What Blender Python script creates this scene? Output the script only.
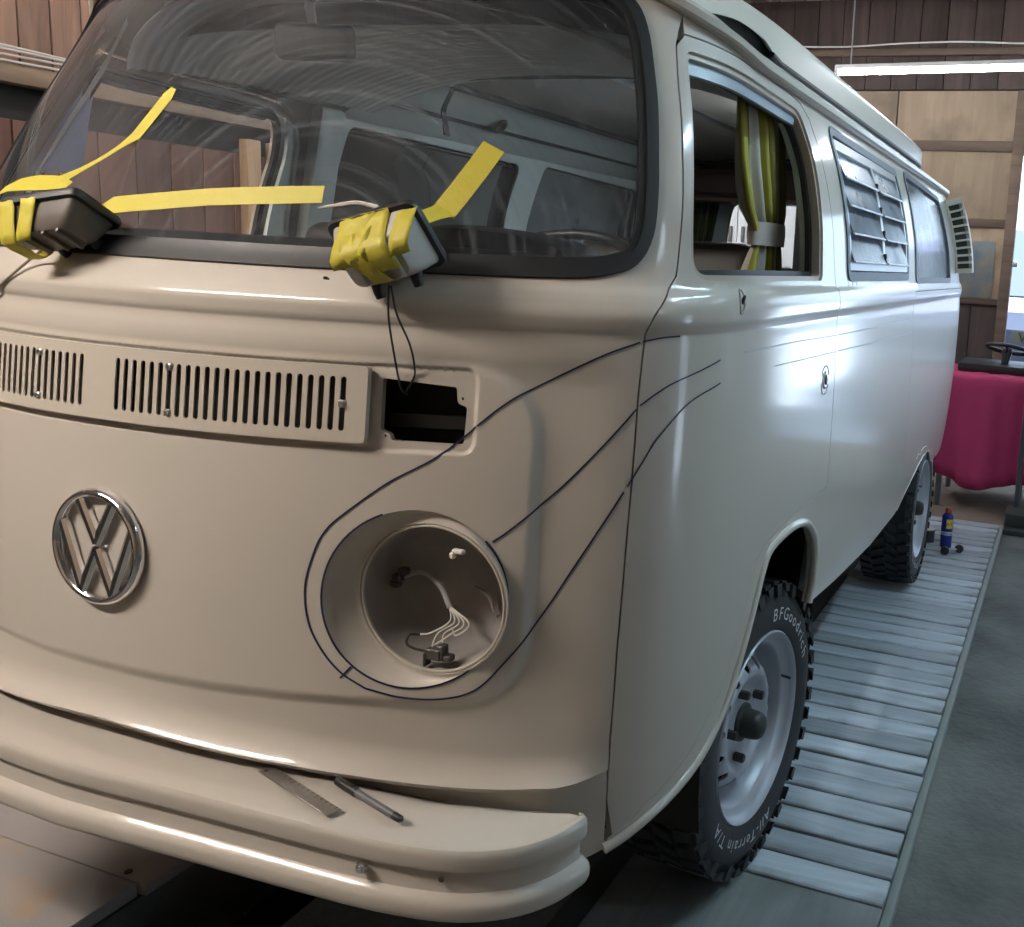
import bpy, bmesh, math, random
import numpy as np
from mathutils import Vector, Matrix
from mathutils.geometry import delaunay_2d_cdt

for _o in list(bpy.data.objects): bpy.data.objects.remove(_o)
SC = bpy.context.scene
COL = SC.collection
RND = random.Random(7)

# ------------------------------------------------------------------ camera
W_PX, H_PX = 1024, 927
LIFT = .120        # the van's own zero level lies this high above the deck
CAM = np.array([1.3896, -1.0303, 1.336+LIFT]); YAW, PIT, ROL, FPX, CPX, CPY = -18.4107, -9.2971, 3.262, 949.2, 745.95, 416.04
def _axes():
    y, p, r = np.radians([YAW, PIT, ROL])
    f = np.array([np.sin(y)*np.cos(p), np.cos(y)*np.cos(p), np.sin(p)])
    rt = np.cross(f, [0, 0, 1]); rt /= np.linalg.norm(rt); up = np.cross(rt, f)
    return rt*np.cos(r)+up*np.sin(r), -rt*np.sin(r)+up*np.cos(r), f
RT, UP, FW = _axes()
cam_d = bpy.data.cameras.new('camera'); cam = bpy.data.objects.new('camera', cam_d); COL.objects.link(cam)
cam_d.sensor_fit = 'HORIZONTAL'; cam_d.sensor_width = 36.0; cam_d.lens = 36.0*FPX/W_PX
cam_d.shift_x = (W_PX/2-CPX)/W_PX; cam_d.shift_y = (CPY-H_PX/2)/W_PX
cam_d.clip_start = .05; cam_d.clip_end = 100
cam.matrix_world = Matrix(((RT[0], UP[0], -FW[0], CAM[0]), (RT[1], UP[1], -FW[1], CAM[1]), (RT[2], UP[2], -FW[2], CAM[2]), (0, 0, 0, 1)))
SC.camera = cam

# ------------------------------------------------------------------ sky, daylight and exposure
wd = bpy.data.worlds.new('sky'); SC.world = wd; wd.use_nodes = True
_bg = wd.node_tree.nodes['Background']; _bg.inputs[0].default_value = (.62, .80, 1.0, 1); _bg.inputs[1].default_value = 2.2
SC.view_settings.view_transform = 'Standard'; SC.view_settings.look = 'None'
SC.view_settings.exposure = 1.1; SC.view_settings.gamma = 1.0; SC.view_settings.use_curve_mapping = False

def area_light(name, loc, direction, sx, sy, power, col, portal=False):
    d = bpy.data.lights.new(name, 'AREA'); d.shape = 'RECTANGLE'; d.size = sx; d.size_y = sy; d.energy = power; d.color = col
    o = bpy.data.objects.new(name, d); COL.objects.link(o); o.location = loc
    o.rotation_euler = Vector(direction).to_track_quat('-Z', 'Z').to_euler()
    if portal: d.cycles.is_portal = True
    return o
sun_d = bpy.data.lights.new('sun', 'SUN'); sun_d.energy = 24.; sun_d.color = (.84, .92, 1.0); sun_d.angle = .01
sun = bpy.data.objects.new('sun', sun_d); COL.objects.link(sun); sun.rotation_euler = Vector((.42, .46, -.78)).to_track_quat('-Z', 'Z').to_euler(); sun.location = (0, 0, 12)
# doorways of the garage (daylight comes in through them)
DOOR_REAR = (.93, 2.62, 2.35)      # x0, x1, top, in the rear wall
DOOR_SIDE = (1.45, 2.0, 2.2)       # y0, y1, top, in the right wall
area_light('daylight_rear_doorway', (1.775, 6.62, 1.17), (0, -1, 0), 1.69, 2.35, 1, (1, 1, 1), True)
area_light('daylight_side_doorway', (4.72, 1.725, 1.1), (-1, 0, 0), .55, 2.2, 1, (1, 1, 1), True)

# ------------------------------------------------------------------ materials
MATS = {}
def nodes(name):
    m = bpy.data.materials.new(name); m.use_nodes = True; nt = m.node_tree
    return m, nt, nt.nodes['Principled BSDF']
def mat(name, col, rough=.5, metal=0., coat=0., var=0., vscale=8., bump=0., bscale=60., rvar=0., emit=None, estr=0., spec=.5, stretch=None, col2=None, contrast=None):
    if name in MATS: return MATS[name]
    m, nt, b = nodes(name)
    b.inputs['Base Color'].default_value = (*col, 1); b.inputs['Roughness'].default_value = rough; b.inputs['Metallic'].default_value = metal
    b.inputs['Coat Weight'].default_value = coat; b.inputs['Coat Roughness'].default_value = .11
    b.inputs['Specular IOR Level'].default_value = spec
    L = nt.links
    if var or bump or rvar or col2:
        tc = nt.nodes.new('ShaderNodeTexCoord'); mp = nt.nodes.new('ShaderNodeMapping'); L.new(tc.outputs['Object'], mp.inputs[0])
        if stretch: mp.inputs['Scale'].default_value = stretch
        nz = nt.nodes.new('ShaderNodeTexNoise'); nz.inputs['Scale'].default_value = vscale; nz.inputs['Detail'].default_value = 6; nz.inputs['Roughness'].default_value = .6
        L.new(mp.outputs[0], nz.inputs['Vector'])
        fac = nz.outputs['Fac']
        if contrast:
            mr = nt.nodes.new('ShaderNodeMapRange'); mr.inputs[1].default_value = contrast[0]; mr.inputs[2].default_value = contrast[1]; L.new(fac, mr.inputs[0]); fac = mr.outputs[0]
        if var or col2:
            mx = nt.nodes.new('ShaderNodeMix'); mx.data_type = 'RGBA'
            c2 = col2 if col2 else tuple(max(0, c*(1-var)) for c in col)
            c1 = col if col2 else tuple(min(1, c*(1+var)) for c in col)
            mx.inputs['A'].default_value = (*c1, 1); mx.inputs['B'].default_value = (*c2, 1)
            L.new(fac, mx.inputs['Factor']); L.new(mx.outputs['Result'], b.inputs['Base Color'])
        if rvar:
            mr = nt.nodes.new('ShaderNodeMapRange'); mr.inputs[3].default_value = max(0, rough-rvar); mr.inputs[4].default_value = min(1, rough+rvar)
            L.new(fac, mr.inputs[0]); L.new(mr.outputs[0], b.inputs['Roughness'])
        if bump:
            n2 = nt.nodes.new('ShaderNodeTexNoise'); n2.inputs['Scale'].default_value = bscale; n2.inputs['Detail'].default_value = 5
            L.new(mp.outputs[0], n2.inputs['Vector']); bp = nt.nodes.new('ShaderNodeBump'); bp.inputs['Strength'].default_value = bump; bp.inputs['Distance'].default_value = .02
            L.new(n2.outputs['Fac'], bp.inputs['Height']); L.new(bp.outputs[0], b.inputs['Normal'])
    if emit: b.inputs['Emission Color'].default_value = (*emit, 1); b.inputs['Emission Strength'].default_value = estr
    MATS[name] = m; return m
def wood(name, c1, c2, axis='Z', scale=1., rough=.7, bump=.25, stain=None):
    """boards: grain along an axis, tone differing from board to board"""
    if name in MATS: return MATS[name]
    m, nt, b = nodes(name); L = nt.links
    tc = nt.nodes.new('ShaderNodeTexCoord'); mp = nt.nodes.new('ShaderNodeMapping'); oi = nt.nodes.new('ShaderNodeObjectInfo')
    L.new(tc.outputs['Object'], mp.inputs[0])
    s = {'X': (1.2, 14, 14), 'Y': (14, 1.2, 14), 'Z': (14, 14, 1.2)}[axis]; mp.inputs['Scale'].default_value = tuple(v*scale for v in s)
    add = nt.nodes.new('ShaderNodeVectorMath'); add.operation = 'ADD'; sc_ = nt.nodes.new('ShaderNodeVectorMath'); sc_.operation = 'SCALE'; sc_.inputs['Scale'].default_value = 37.
    L.new(oi.outputs['Random'], sc_.inputs[0]); L.new(mp.outputs[0], add.inputs[0]); L.new(sc_.outputs[0], add.inputs[1])
    n1 = nt.nodes.new('ShaderNodeTexNoise'); n1.inputs['Scale'].default_value = 1.3; n1.inputs['Detail'].default_value = 8; n1.inputs['Roughness'].default_value = .65; n1.inputs['Distortion'].default_value = .6
    L.new(add.outputs[0], n1.inputs['Vector'])
    cr = nt.nodes.new('ShaderNodeValToRGB'); cr.color_ramp.elements[0].position = .33; cr.color_ramp.elements[1].position = .68
    cr.color_ramp.elements[0].color = (*c2, 1); cr.color_ramp.elements[1].color = (*c1, 1); L.new(n1.outputs['Fac'], cr.inputs[0])
    hs = nt.nodes.new('ShaderNodeHueSaturation'); mr = nt.nodes.new('ShaderNodeMapRange'); mr.inputs[3].default_value = .72; mr.inputs[4].default_value = 1.25
    L.new(oi.outputs['Random'], mr.inputs[0]); L.new(mr.outputs[0], hs.inputs['Value']); L.new(cr.outputs[0], hs.inputs['Color'])
    out = hs.outputs[0]
    if stain:
        n3 = nt.nodes.new('ShaderNodeTexNoise'); n3.inputs['Scale'].default_value = stain[1]; n3.inputs['Detail'].default_value = 5
        L.new(tc.outputs['Object'], n3.inputs['Vector']); m3 = nt.nodes.new('ShaderNodeMapRange'); m3.inputs[1].default_value = .50; m3.inputs[2].default_value = .66; L.new(n3.outputs['Fac'], m3.inputs[0])
        mx = nt.nodes.new('ShaderNodeMix'); mx.data_type = 'RGBA'; mx.inputs['B'].default_value = (*stain[0], 1); L.new(m3.outputs[0], mx.inputs['Factor']); L.new(out, mx.inputs['A']); out = mx.outputs['Result']
    L.new(out, b.inputs['Base Color']); b.inputs['Roughness'].default_value = rough
    bp = nt.nodes.new('ShaderNodeBump'); bp.inputs['Strength'].default_value = bump; bp.inputs['Distance'].default_value = .01; L.new(n1.outputs['Fac'], bp.inputs['Height']); L.new(bp.outputs[0], b.inputs['Normal'])
    MATS[name] = m; return m
def thin_glass(name, tint=(.9, .93, .92), film=(.6, .62, .6), film_amt=.04, streak=0., rough=.015):
    """thin pane: sees through, mirrors by Fresnel, a little dirt film"""
    if name in MATS: return MATS[name]
    m, nt, b = nodes(name); L = nt.links; nt.nodes.remove(b); out = nt.nodes['Material Output']
    tr = nt.nodes.new('ShaderNodeBsdfTransparent'); tr.inputs[0].default_value = (*tint, 1)
    gl = nt.nodes.new('ShaderNodeBsdfGlossy'); gl.inputs['Roughness'].default_value = rough
    fr = nt.nodes.new('ShaderNodeFresnel'); fr.inputs[0].default_value = 1.55
    mx = nt.nodes.new('ShaderNodeMixShader'); L.new(fr.outputs[0], mx.inputs[0]); L.new(tr.outputs[0], mx.inputs[1]); L.new(gl.outputs[0], mx.inputs[2])
    df = nt.nodes.new('ShaderNodeBsdfDiffuse'); df.inputs[0].default_value = (*film, 1)
    tc = nt.nodes.new('ShaderNodeTexCoord'); nz = nt.nodes.new('ShaderNodeTexNoise'); nz.inputs['Scale'].default_value = 3; nz.inputs['Detail'].default_value = 6; L.new(tc.outputs['Object'], nz.inputs[0])
    mr = nt.nodes.new('ShaderNodeMapRange'); mr.inputs[1].default_value = .35; mr.inputs[2].default_value = .75; mr.inputs[3].default_value = film_amt*.4; mr.inputs[4].default_value = film_amt*1.6; L.new(nz.outputs[0], mr.inputs[0])
    fac = mr.outputs[0]
    if streak:
        # concentric arcs in the film, around one point
        vs = nt.nodes.new('ShaderNodeVectorMath'); vs.operation = 'SUBTRACT'; vs.inputs[1].default_value = (.30, .09, 1.28); L.new(tc.outputs['Object'], vs.inputs[0])
        ln = nt.nodes.new('ShaderNodeVectorMath'); ln.operation = 'LENGTH'; L.new(vs.outputs[0], ln.inputs[0])
        cb = nt.nodes.new('ShaderNodeCombineXYZ'); L.new(ln.outputs['Value'], cb.inputs[0])
        n2 = nt.nodes.new('ShaderNodeTexNoise'); n2.inputs['Scale'].default_value = 70; n2.inputs['Detail'].default_value = 2; L.new(cb.outputs[0], n2.inputs[0])
        m2 = nt.nodes.new('ShaderNodeMapRange'); m2.inputs[1].default_value = .5; m2.inputs[2].default_value = .72; m2.inputs[3].default_value = 0; m2.inputs[4].default_value = streak; L.new(n2.outputs[0], m2.inputs[0])
        ml = nt.nodes.new('ShaderNodeMath'); ml.operation = 'MULTIPLY'; L.new(m2.outputs[0], ml.inputs[0]); L.new(nz.outputs[0], ml.inputs[1])
        ad = nt.nodes.new('ShaderNodeMath'); L.new(fac, ad.inputs[0]); L.new(ml.outputs[0], ad.inputs[1]); fac = ad.outputs[0]
    m3 = nt.nodes.new('ShaderNodeMixShader'); L.new(fac, m3.inputs[0]); L.new(mx.outputs[0], m3.inputs[1]); L.new(df.outputs[0], m3.inputs[2])
    L.new(m3.outputs[0], out.inputs[0]); MATS[name] = m; return m

PAINT = mat('cream_paint', (.50, .46, .405), .46, coat=.62, var=.02, vscale=3, spec=.3)
PAINT2 = mat('cream_paint_satin', (.50, .455, .39), .38, coat=.15)
TRIMG = mat('grey_green_interior_paint', (.62, .69, .68), .45)
RUBBER = mat('black_rubber', (.012, .013, .015), .45)
BLACK = mat('black_plastic', (.014, .014, .015), .4)
DARK = mat('dark_underseal', (.012, .012, .012), .8)
CHROME = mat('chrome', (.80, .80, .82), .10, metal=1.)
STEEL = mat('bright_steel', (.62, .62, .62), .28, metal=1.)
GLASS_W = thin_glass('windshield_glass', film=(.62, .68, .76), film_amt=.048, streak=.20)
GLASS = thin_glass('window_glass', film_amt=.07)
TAPE = mat('yellow_tape', (.52, .45, .045), .55, var=.06, vscale=30, bump=.08, bscale=90)
INK = mat('blue_black_ink', (.012, .014, .05), .4)

# ------------------------------------------------------------------ object helpers
def new_obj(name, mesh, parent=None, material=None):
    o = bpy.data.objects.new(name, mesh); COL.objects.link(o)
    if parent is not None: o.parent = parent
    if material is not None:
        if isinstance(material, (list, tuple)):
            for mm in material: mesh.materials.append(mm)
        else: mesh.materials.append(material)
    return o
def mesh_from(verts, faces, smooth=True, name='mesh'):
    me = bpy.data.meshes.new(name); me.from_pydata([tuple(map(float, v)) for v in verts], [], [tuple(f) for f in faces]); me.update()
    if smooth: me.polygons.foreach_set('use_smooth', [True]*len(me.polygons))
    return me
def auto_smooth(me, deg=40):
    bm = bmesh.new(); bm.from_mesh(me); a = math.radians(deg)
    for e in bm.edges: e.smooth = not (len(e.link_faces) == 2 and e.calc_face_angle(0) > a)
    for f in bm.faces: f.smooth = True
    bm.to_mesh(me); bm.free(); return me
def bm_mesh(bm, deg=40, name='mesh'):
    bmesh.ops.recalc_face_normals(bm, faces=bm.faces); me = bpy.data.meshes.new(name); bm.to_mesh(me); bm.free(); return auto_smooth(me, deg)
def empty(name, loc=(0, 0, 0), parent=None, rot=(0, 0, 0)):
    o = bpy.data.objects.new(name, None); COL.objects.link(o); o.location = loc; o.rotation_euler = rot; o.empty_display_size = .1
    if parent is not None: o.parent = parent
    return o
def tag(o, label=None, cat=None, group=None, kind=None):
    if label: o['label'] = label
    if cat: o['category'] = cat
    if group: o['group'] = group
    if kind: o['kind'] = kind
    return o
def box_bm(bm, c, s, bev=0., seg=2, rot=None):
    r = bmesh.ops.create_cube(bm, size=1.); vs = r['verts']
    M = Matrix.Translation(c) @ (rot.to_4x4() if rot is not None else Matrix.Identity(4)) @ Matrix.Diagonal((*s, 1))
    bmesh.ops.transform(bm, matrix=M, verts=vs)
    if bev: 
        es = list({e for v in vs for e in v.link_edges}); bmesh.ops.bevel(bm, geom=es, offset=bev, segments=seg, affect='EDGES', profile=.5)
def box(name, c, s, material, parent=None, bev=.004, rot=None, seg=2):
    bm = bmesh.new(); box_bm(bm, (0, 0, 0), s, bev, seg); o = new_obj(name, bm_mesh(bm), parent, material); o.location = c
    if rot is not None: o.rotation_euler = rot
    return o
def wbox(name, lo, hi, material, parent=None, bev=.004):
    c = [(a+b)/2 for a, b in zip(lo, hi)]; return box(name, c, [abs(b-a) for a, b in zip(lo, hi)], material, parent, bev)
def tube_data(pts, r, n=8, closed=False, cap=True):
    P = [np.array(p, float) for p in pts]; N = len(P); V = []; Fc = []
    rr = r if hasattr(r, '__len__') else [r]*N
    up = None
    for i in range(N):
        a = P[(i-1) % N] if (closed or i > 0) else P[i]; b = P[(i+1) % N] if (closed or i < N-1) else P[i]
        t = (b-a)/max(np.linalg.norm(b-a), 1e-9)
        if up is None:
            h = np.array([0, 0, 1.]) if abs(t[2]) < .9 else np.array([1., 0, 0])
            up = h-t*(h@t); up /= np.linalg.norm(up)
        else:
            up = up-t*(up@t); up /= max(np.linalg.norm(up), 1e-9)
        sd = np.cross(t, up)
        for k in range(n):
            an = 2*math.pi*k/n; V.append(P[i]+rr[i]*(math.cos(an)*up+math.sin(an)*sd))
    M = N if closed else N-1
    for i in range(M):
        for k in range(n):
            Fc.append((i*n+k, i*n+(k+1) % n, ((i+1) % N)*n+(k+1) % n, ((i+1) % N)*n+k))
    if cap and not closed: Fc.append(tuple(range(n))[::-1]); Fc.append(tuple((N-1)*n+k for k in range(n)))
    return V, Fc
def tube(name, pts, r, material, parent=None, n=8, closed=False):
    V, Fc = tube_data(pts, r, n, closed); me = mesh_from(V, Fc); bm = bmesh.new(); bm.from_mesh(me); bpy.data.meshes.remove(me)
    return new_obj(name, bm_mesh(bm, 50), parent, material)
def spline(pts, n=8, closed=False):
    """Catmull-Rom through points"""
    P = [np.array(p, float) for p in pts]; N = len(P); out = []
    for i in range(N if closed else N-1):
        p0 = P[(i-1) % N] if (closed or i > 0) else 2*P[i]-P[i+1]; p1 = P[i]; p2 = P[(i+1) % N]; p3 = P[(i+2) % N] if (closed or i+2 < N) else 2*P[i+1]-P[i]
        for k in range(n):
            t = k/n; out.append(.5*((2*p1)+(p2-p0)*t+(2*p0-5*p1+4*p2-p3)*t*t+(3*p1-p0-3*p2+p3)*t**3))
    if not closed: out.append(P[-1])
    return out
def lathe_data(prof, n=48, axis='X'):
    """profile (r, a): revolve about an axis"""
    V = []; Fc = []; m = len(prof)
    for i in range(n):
        t = 2*math.pi*i/n; c, s = math.cos(t), math.sin(t)
        for r, a in prof: V.append((a, r*c, r*s) if axis == 'X' else ((r*c, r*s, a) if axis == 'Z' else (r*c, a, r*s)))
    for i in range(n):
        j = (i+1) % n
        for k in range(m-1): Fc.append((i*m+k, j*m+k, j*m+k+1, i*m+k+1))
    return V, Fc
def lathe(name, prof, material, parent=None, n=48, axis='X', deg=35):
    V, Fc = lathe_data(prof, n, axis); me = mesh_from(V, Fc); bm = bmesh.new(); bm.from_mesh(me); bpy.data.meshes.remove(me)
    bmesh.ops.remove_doubles(bm, verts=bm.verts, dist=1e-5); return new_obj(name, bm_mesh(bm, deg), parent, material)
def ribbon(name, pts, width_dirs, thick_dirs, w, t, material, parent=None):
    """strip with thickness along a path; width and thickness directions per point"""
    V = []; Fc = []; N = len(pts)
    ww = w if hasattr(w, '__len__') else [w]*N
    for p, a, b, q in zip(pts, width_dirs, thick_dirs, ww):
        p = np.array(p); a = np.array(a); b = np.array(b)
        V += [p-a*q/2, p+a*q/2, p+a*q/2+b*t, p-a*q/2+b*t]
    for i in range(N-1):
        for k in range(4): Fc.append((i*4+k, i*4+(k+1) % 4, (i+1)*4+(k+1) % 4, (i+1)*4+k))
    Fc.append((3, 2, 1, 0)); Fc.append(tuple((N-1)*4+k for k in range(4)))
    me = mesh_from(V, Fc); bm = bmesh.new(); bm.from_mesh(me); bpy.data.meshes.remove(me); return new_obj(name, bm_mesh(bm, 40), parent, material)
def prism(name, poly, thick, material, parent=None, frame=None, bev=0.):
    """flat outline (2-D) given thickness; frame maps (a,b,c) to the world"""
    bm = bmesh.new(); vs = [bm.verts.new((p[0], p[1], 0)) for p in poly]; f = bm.faces.new(vs)
    r = bmesh.ops.extrude_face_region(bm, geom=[f]); bmesh.ops.translate(bm, vec=(0, 0, thick), verts=[v for v in r['geom'] if isinstance(v, bmesh.types.BMVert)])
    if bev: bmesh.ops.bevel(bm, geom=list(bm.edges), offset=bev, segments=2, affect='EDGES')
    if frame is not None: bmesh.ops.transform(bm, matrix=frame, verts=bm.verts)
    return new_obj(name, bm_mesh(bm, 30), parent, material)
def text_data(s, size):
    cu = bpy.data.curves.new('t', 'FONT'); cu.body = s; cu.size = size; cu.align_x = 'CENTER'; cu.resolution_u = 3; ob = bpy.data.objects.new('t', cu); COL.objects.link(ob)
    dg = bpy.context.evaluated_depsgraph_get(); me = ob.evaluated_get(dg).to_mesh(); V = [tuple(v.co) for v in me.vertices]; Fc = [tuple(p.vertices) for p in me.polygons]
    ob.evaluated_get(dg).to_mesh_clear(); bpy.data.objects.remove(ob); bpy.data.curves.remove(cu); return V, Fc
# ------------------------------------------------------------------ the van's shell: plan outline by height
def pchip(xs,ys):
    xs=np.array(xs,float); ys=np.array(ys,float); h=np.diff(xs); d=np.diff(ys)/h
    m=np.zeros(len(xs)); m[0]=d[0]; m[-1]=d[-1]
    for i in range(1,len(xs)-1):
        if d[i-1]*d[i]>0:
            w1=2*h[i]+h[i-1]; w2=h[i]+2*h[i-1]; m[i]=(w1+w2)/(w1/d[i-1]+w2/d[i])
    def f(x):
        x=np.clip(np.asarray(x,float),xs[0],xs[-1]); i=np.clip(np.searchsorted(xs,x)-1,0,len(h)-1)
        t=(x-xs[i])/h[i]
        return ((1+2*t)*(1-t)**2*ys[i]+t*(1-t)**2*h[i]*m[i]+t*t*(3-2*t)*ys[i+1]+t*t*(t-1)*h[i]*m[i+1])
    return f
# half width of the shell, front centre line and rear centre line by height above the deck
w_f=pchip([.26,.36,.43,.51,.66,.88,1.05,1.19,1.212,1.220,1.235,1.252,1.272,1.290,1.32,1.417,1.5,1.565,1.65,1.72,1.86],
          [.800,.820,.831,.841,.852,.859,.860,.857,.8560,.8575,.8615,.8622,.857,.847,.843,.832,.815,.798,.770,.748,.700])
yf_f=pchip([.25,.45,.66,.84,1.0,1.1,1.19,1.212,1.222,1.237,1.26,1.285,1.31,1.40,1.6,1.76,1.86],
           [-.006,-.009,-.006,0,.010,.020,.031,.0350,.0310,.0305,.042,.060,.078,.122,.218,.295,.342])
yr_f=pchip([.30,.60,1.0,1.25,1.30,1.6,1.83],[4.36,4.40,4.43,4.42,4.40,4.28,4.18])
CX=np.array([0,.256,.512,.745,.955,1.0,1.0,1.0,1.0,1.0,1.0,1.0,.998,.985,.925,.72,.37,0])
CY=np.array([0,.014,.07,.155,.272,.46,.70,1.05,1.5,2.1,2.7,3.3,3.75,-.36,-.14,-.04,-.01,0])
SH=np.array([1,1,1,1,1,1,.55,.2,0,0,0,0,0,0,0,0,0,0])
NC=len(CX)
def ctrl(z):
    z=np.asarray(z,float); w=w_f(z); yf=yf_f(z); yr=yr_f(z)
    X=w[...,None]*CX
    Y=np.empty(z.shape+(NC,))
    Y[...,:6]=yf[...,None]+CY[:6]
    Y[...,6:13]=CY[6:13]+yf[...,None]*SH[6:13]
    Y[...,13:]=yr[...,None]+CY[13:]
    return X,Y
def Suz(u,z):
    """u in [0,NC-1]; clamps by mirroring at both ends"""
    u=np.asarray(u,float); z=np.asarray(z,float)
    X,Y=ctrl(z); i=np.clip(np.floor(u).astype(int),0,NC-2); t=u-i
    b=[(1-t)**3/6,(3*t**3-6*t*t+4)/6,(-3*t**3+3*t*t+3*t+1)/6,t**3/6]
    x=0;y=0
    for k in range(4):
        j=i-1+k; neg=(j<0)|(j>NC-1); jj=np.where(j<0,-j,np.where(j>NC-1,2*(NC-1)-j,j))
        gx=np.take_along_axis(X,jj[...,None],-1)[...,0]; gy=np.take_along_axis(Y,jj[...,None],-1)[...,0]
        x=x+b[k]*np.where(neg,-gx,gx); y=y+b[k]*gy
    return np.stack([x,y,z+0*x],-1)
_u=np.linspace(0,NC-1,3401); _p=Suz(_u,np.full_like(_u,1.1)); _s=np.concatenate([[0],np.cumsum(np.linalg.norm(np.diff(_p,axis=0),axis=1))])
SMAX=_s[-1]
def base(s,z):
    s=np.asarray(s,float); sg=np.sign(s); a=np.abs(s)
    p=Suz(np.interp(a,_s,_u),z); p=p.copy(); p[...,0]*=np.where(sg<0,-1,1); return p
def s_of_x(x,z=1.1):  # front: s for a given x
    uu=np.linspace(0,6,1500); px=Suz(uu,np.full_like(uu,z))[:,0]; return np.interp(np.interp(x,px,uu),_u,_s)
def s_of_y(y,z=1.1):  # side
    uu=np.linspace(3,14.5,4000); py=Suz(uu,np.full_like(uu,z))[:,1]; return np.interp(np.interp(y,py,uu),_u,_s)
def sstep(a, b, x):
    t = np.clip((np.asarray(x, float)-a)/(b-a), 0, 1); return t*t*(3-2*t)
def sd_rbox(s, z, cz, hs, hz, r):
    qx = np.abs(s)-hs+r; qz = np.abs(z-cz)-hz+r
    return np.minimum(np.maximum(qx, qz), 0)+np.hypot(np.maximum(qx, 0), np.maximum(qz, 0))-r
LIP = pchip([0, .11, .234, .364, .457, .547, .62, .70, .76, .84], [.567, .561, .5515, .540, .531, .521, .514, .509, .508, .515])
NOSE = (.900, .683, .250, .10); RECESS = (1.0935, .596, .0625, .018)
def disp(s, z):
    """pressed relief of the nose, measured along the surface normal"""
    a = np.abs(s)
    nose = .010*(-sstep(-.004, .020, sd_rbox(s, z, *NOSE)))*(1-sstep(.71, .83, a))*(1-sstep(1.135, 1.185, z))
    rec = -.007*(1-sstep(-.0035, .0035, sd_rbox(s, z, *RECESS)))
    zl = LIP(a); t = np.clip((zl+.050-z)/.050, 0, 1.3)
    lip = .026*t**2.2*(1-sstep(.74, .846, a))
    return np.where(a < .95, nose+rec+lip, 0.)
def raw(s, z): return base(s, z)
def frame_at(s, z, f=raw, e=6e-4):
    ts = (f(s+e, z)-f(s-e, z)); tz = (f(s, z+e)-f(s, z-e)); n = np.cross(ts, tz); n /= np.linalg.norm(n, axis=-1, keepdims=True)
    return n
def shell(s, z):
    s = np.asarray(s, float); z = np.asarray(z, float); n = frame_at(s, z); return base(s, z)+n*disp(s, z)[..., None]
def shell_n(s, z): return frame_at(s, z, shell, 8e-4)
def on(s, z, off=0.):
    s = np.array([s], float); z = np.array([z], float); return (shell(s, z)+off*shell_n(s, z))[0]
def nrm(s, z): return shell_n(np.array([s], float), np.array([z], float))[0]

def densify(loop, step):
    P = [np.array(p, float) for p in loop]; out = []
    for i in range(len(P)):
        a, b = P[i], P[(i+1) % len(P)]; n = max(1, int(math.ceil(np.linalg.norm(b-a)/step)))
        for k in range(n): out.append(a+(b-a)*k/n)
    return np.array(out)
def pip(pts, poly):
    x, y = pts[:, 0], pts[:, 1]; ins = np.zeros(len(pts), bool); n = len(poly); j = n-1
    for i in range(n):
        xi, yi = poly[i]; xj, yj = poly[j]
        c = ((yi > y) != (yj > y))
        with np.errstate(divide='ignore', invalid='ignore'): xx = (xj-xi)*(y-yi)/(yj-yi)+xi
        ins ^= c & (x < xx); j = i
    return ins
def rounded(poly, r, n=6):
    """round the corners of a closed polygon; r one value or one per corner"""
    P = [np.array(p, float) for p in poly]; N = len(P); out = []; rr = r if hasattr(r, '__len__') else [r]*N
    for i in range(N):
        p, a, b = P[i], P[i-1], P[(i+1) % N]; da = a-p; db = b-p; la, lb = np.linalg.norm(da), np.linalg.norm(db)
        q = min(rr[i], .48*la, .48*lb)
        if q <= 1e-6: out.append(p); continue
        s, e = p+da/la*q, p+db/lb*q
        for k in range(n+1):
            t = k/n; out.append((1-t)**2*s+2*t*(1-t)*p+t*t*e)
    return out
def inset(loop, d):
    """move a closed loop by d along its 2-D normals (positive shrinks a counter-clockwise loop)"""
    P = np.array([np.array(p, float) for p in loop]); N = len(P)
    area = .5*np.sum(P[:, 0]*np.roll(P[:, 1], -1)-np.roll(P[:, 0], -1)*P[:, 1]); sg = 1 if area > 0 else -1
    t = np.roll(P, -1, 0)-np.roll(P, 1, 0); t /= np.maximum(np.linalg.norm(t, axis=1, keepdims=True), 1e-9)
    return P+sg*d*np.stack([-t[:, 1], t[:, 0]], -1)
ZR_BELT = [1.196+.005*i for i in range(22)]
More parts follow.
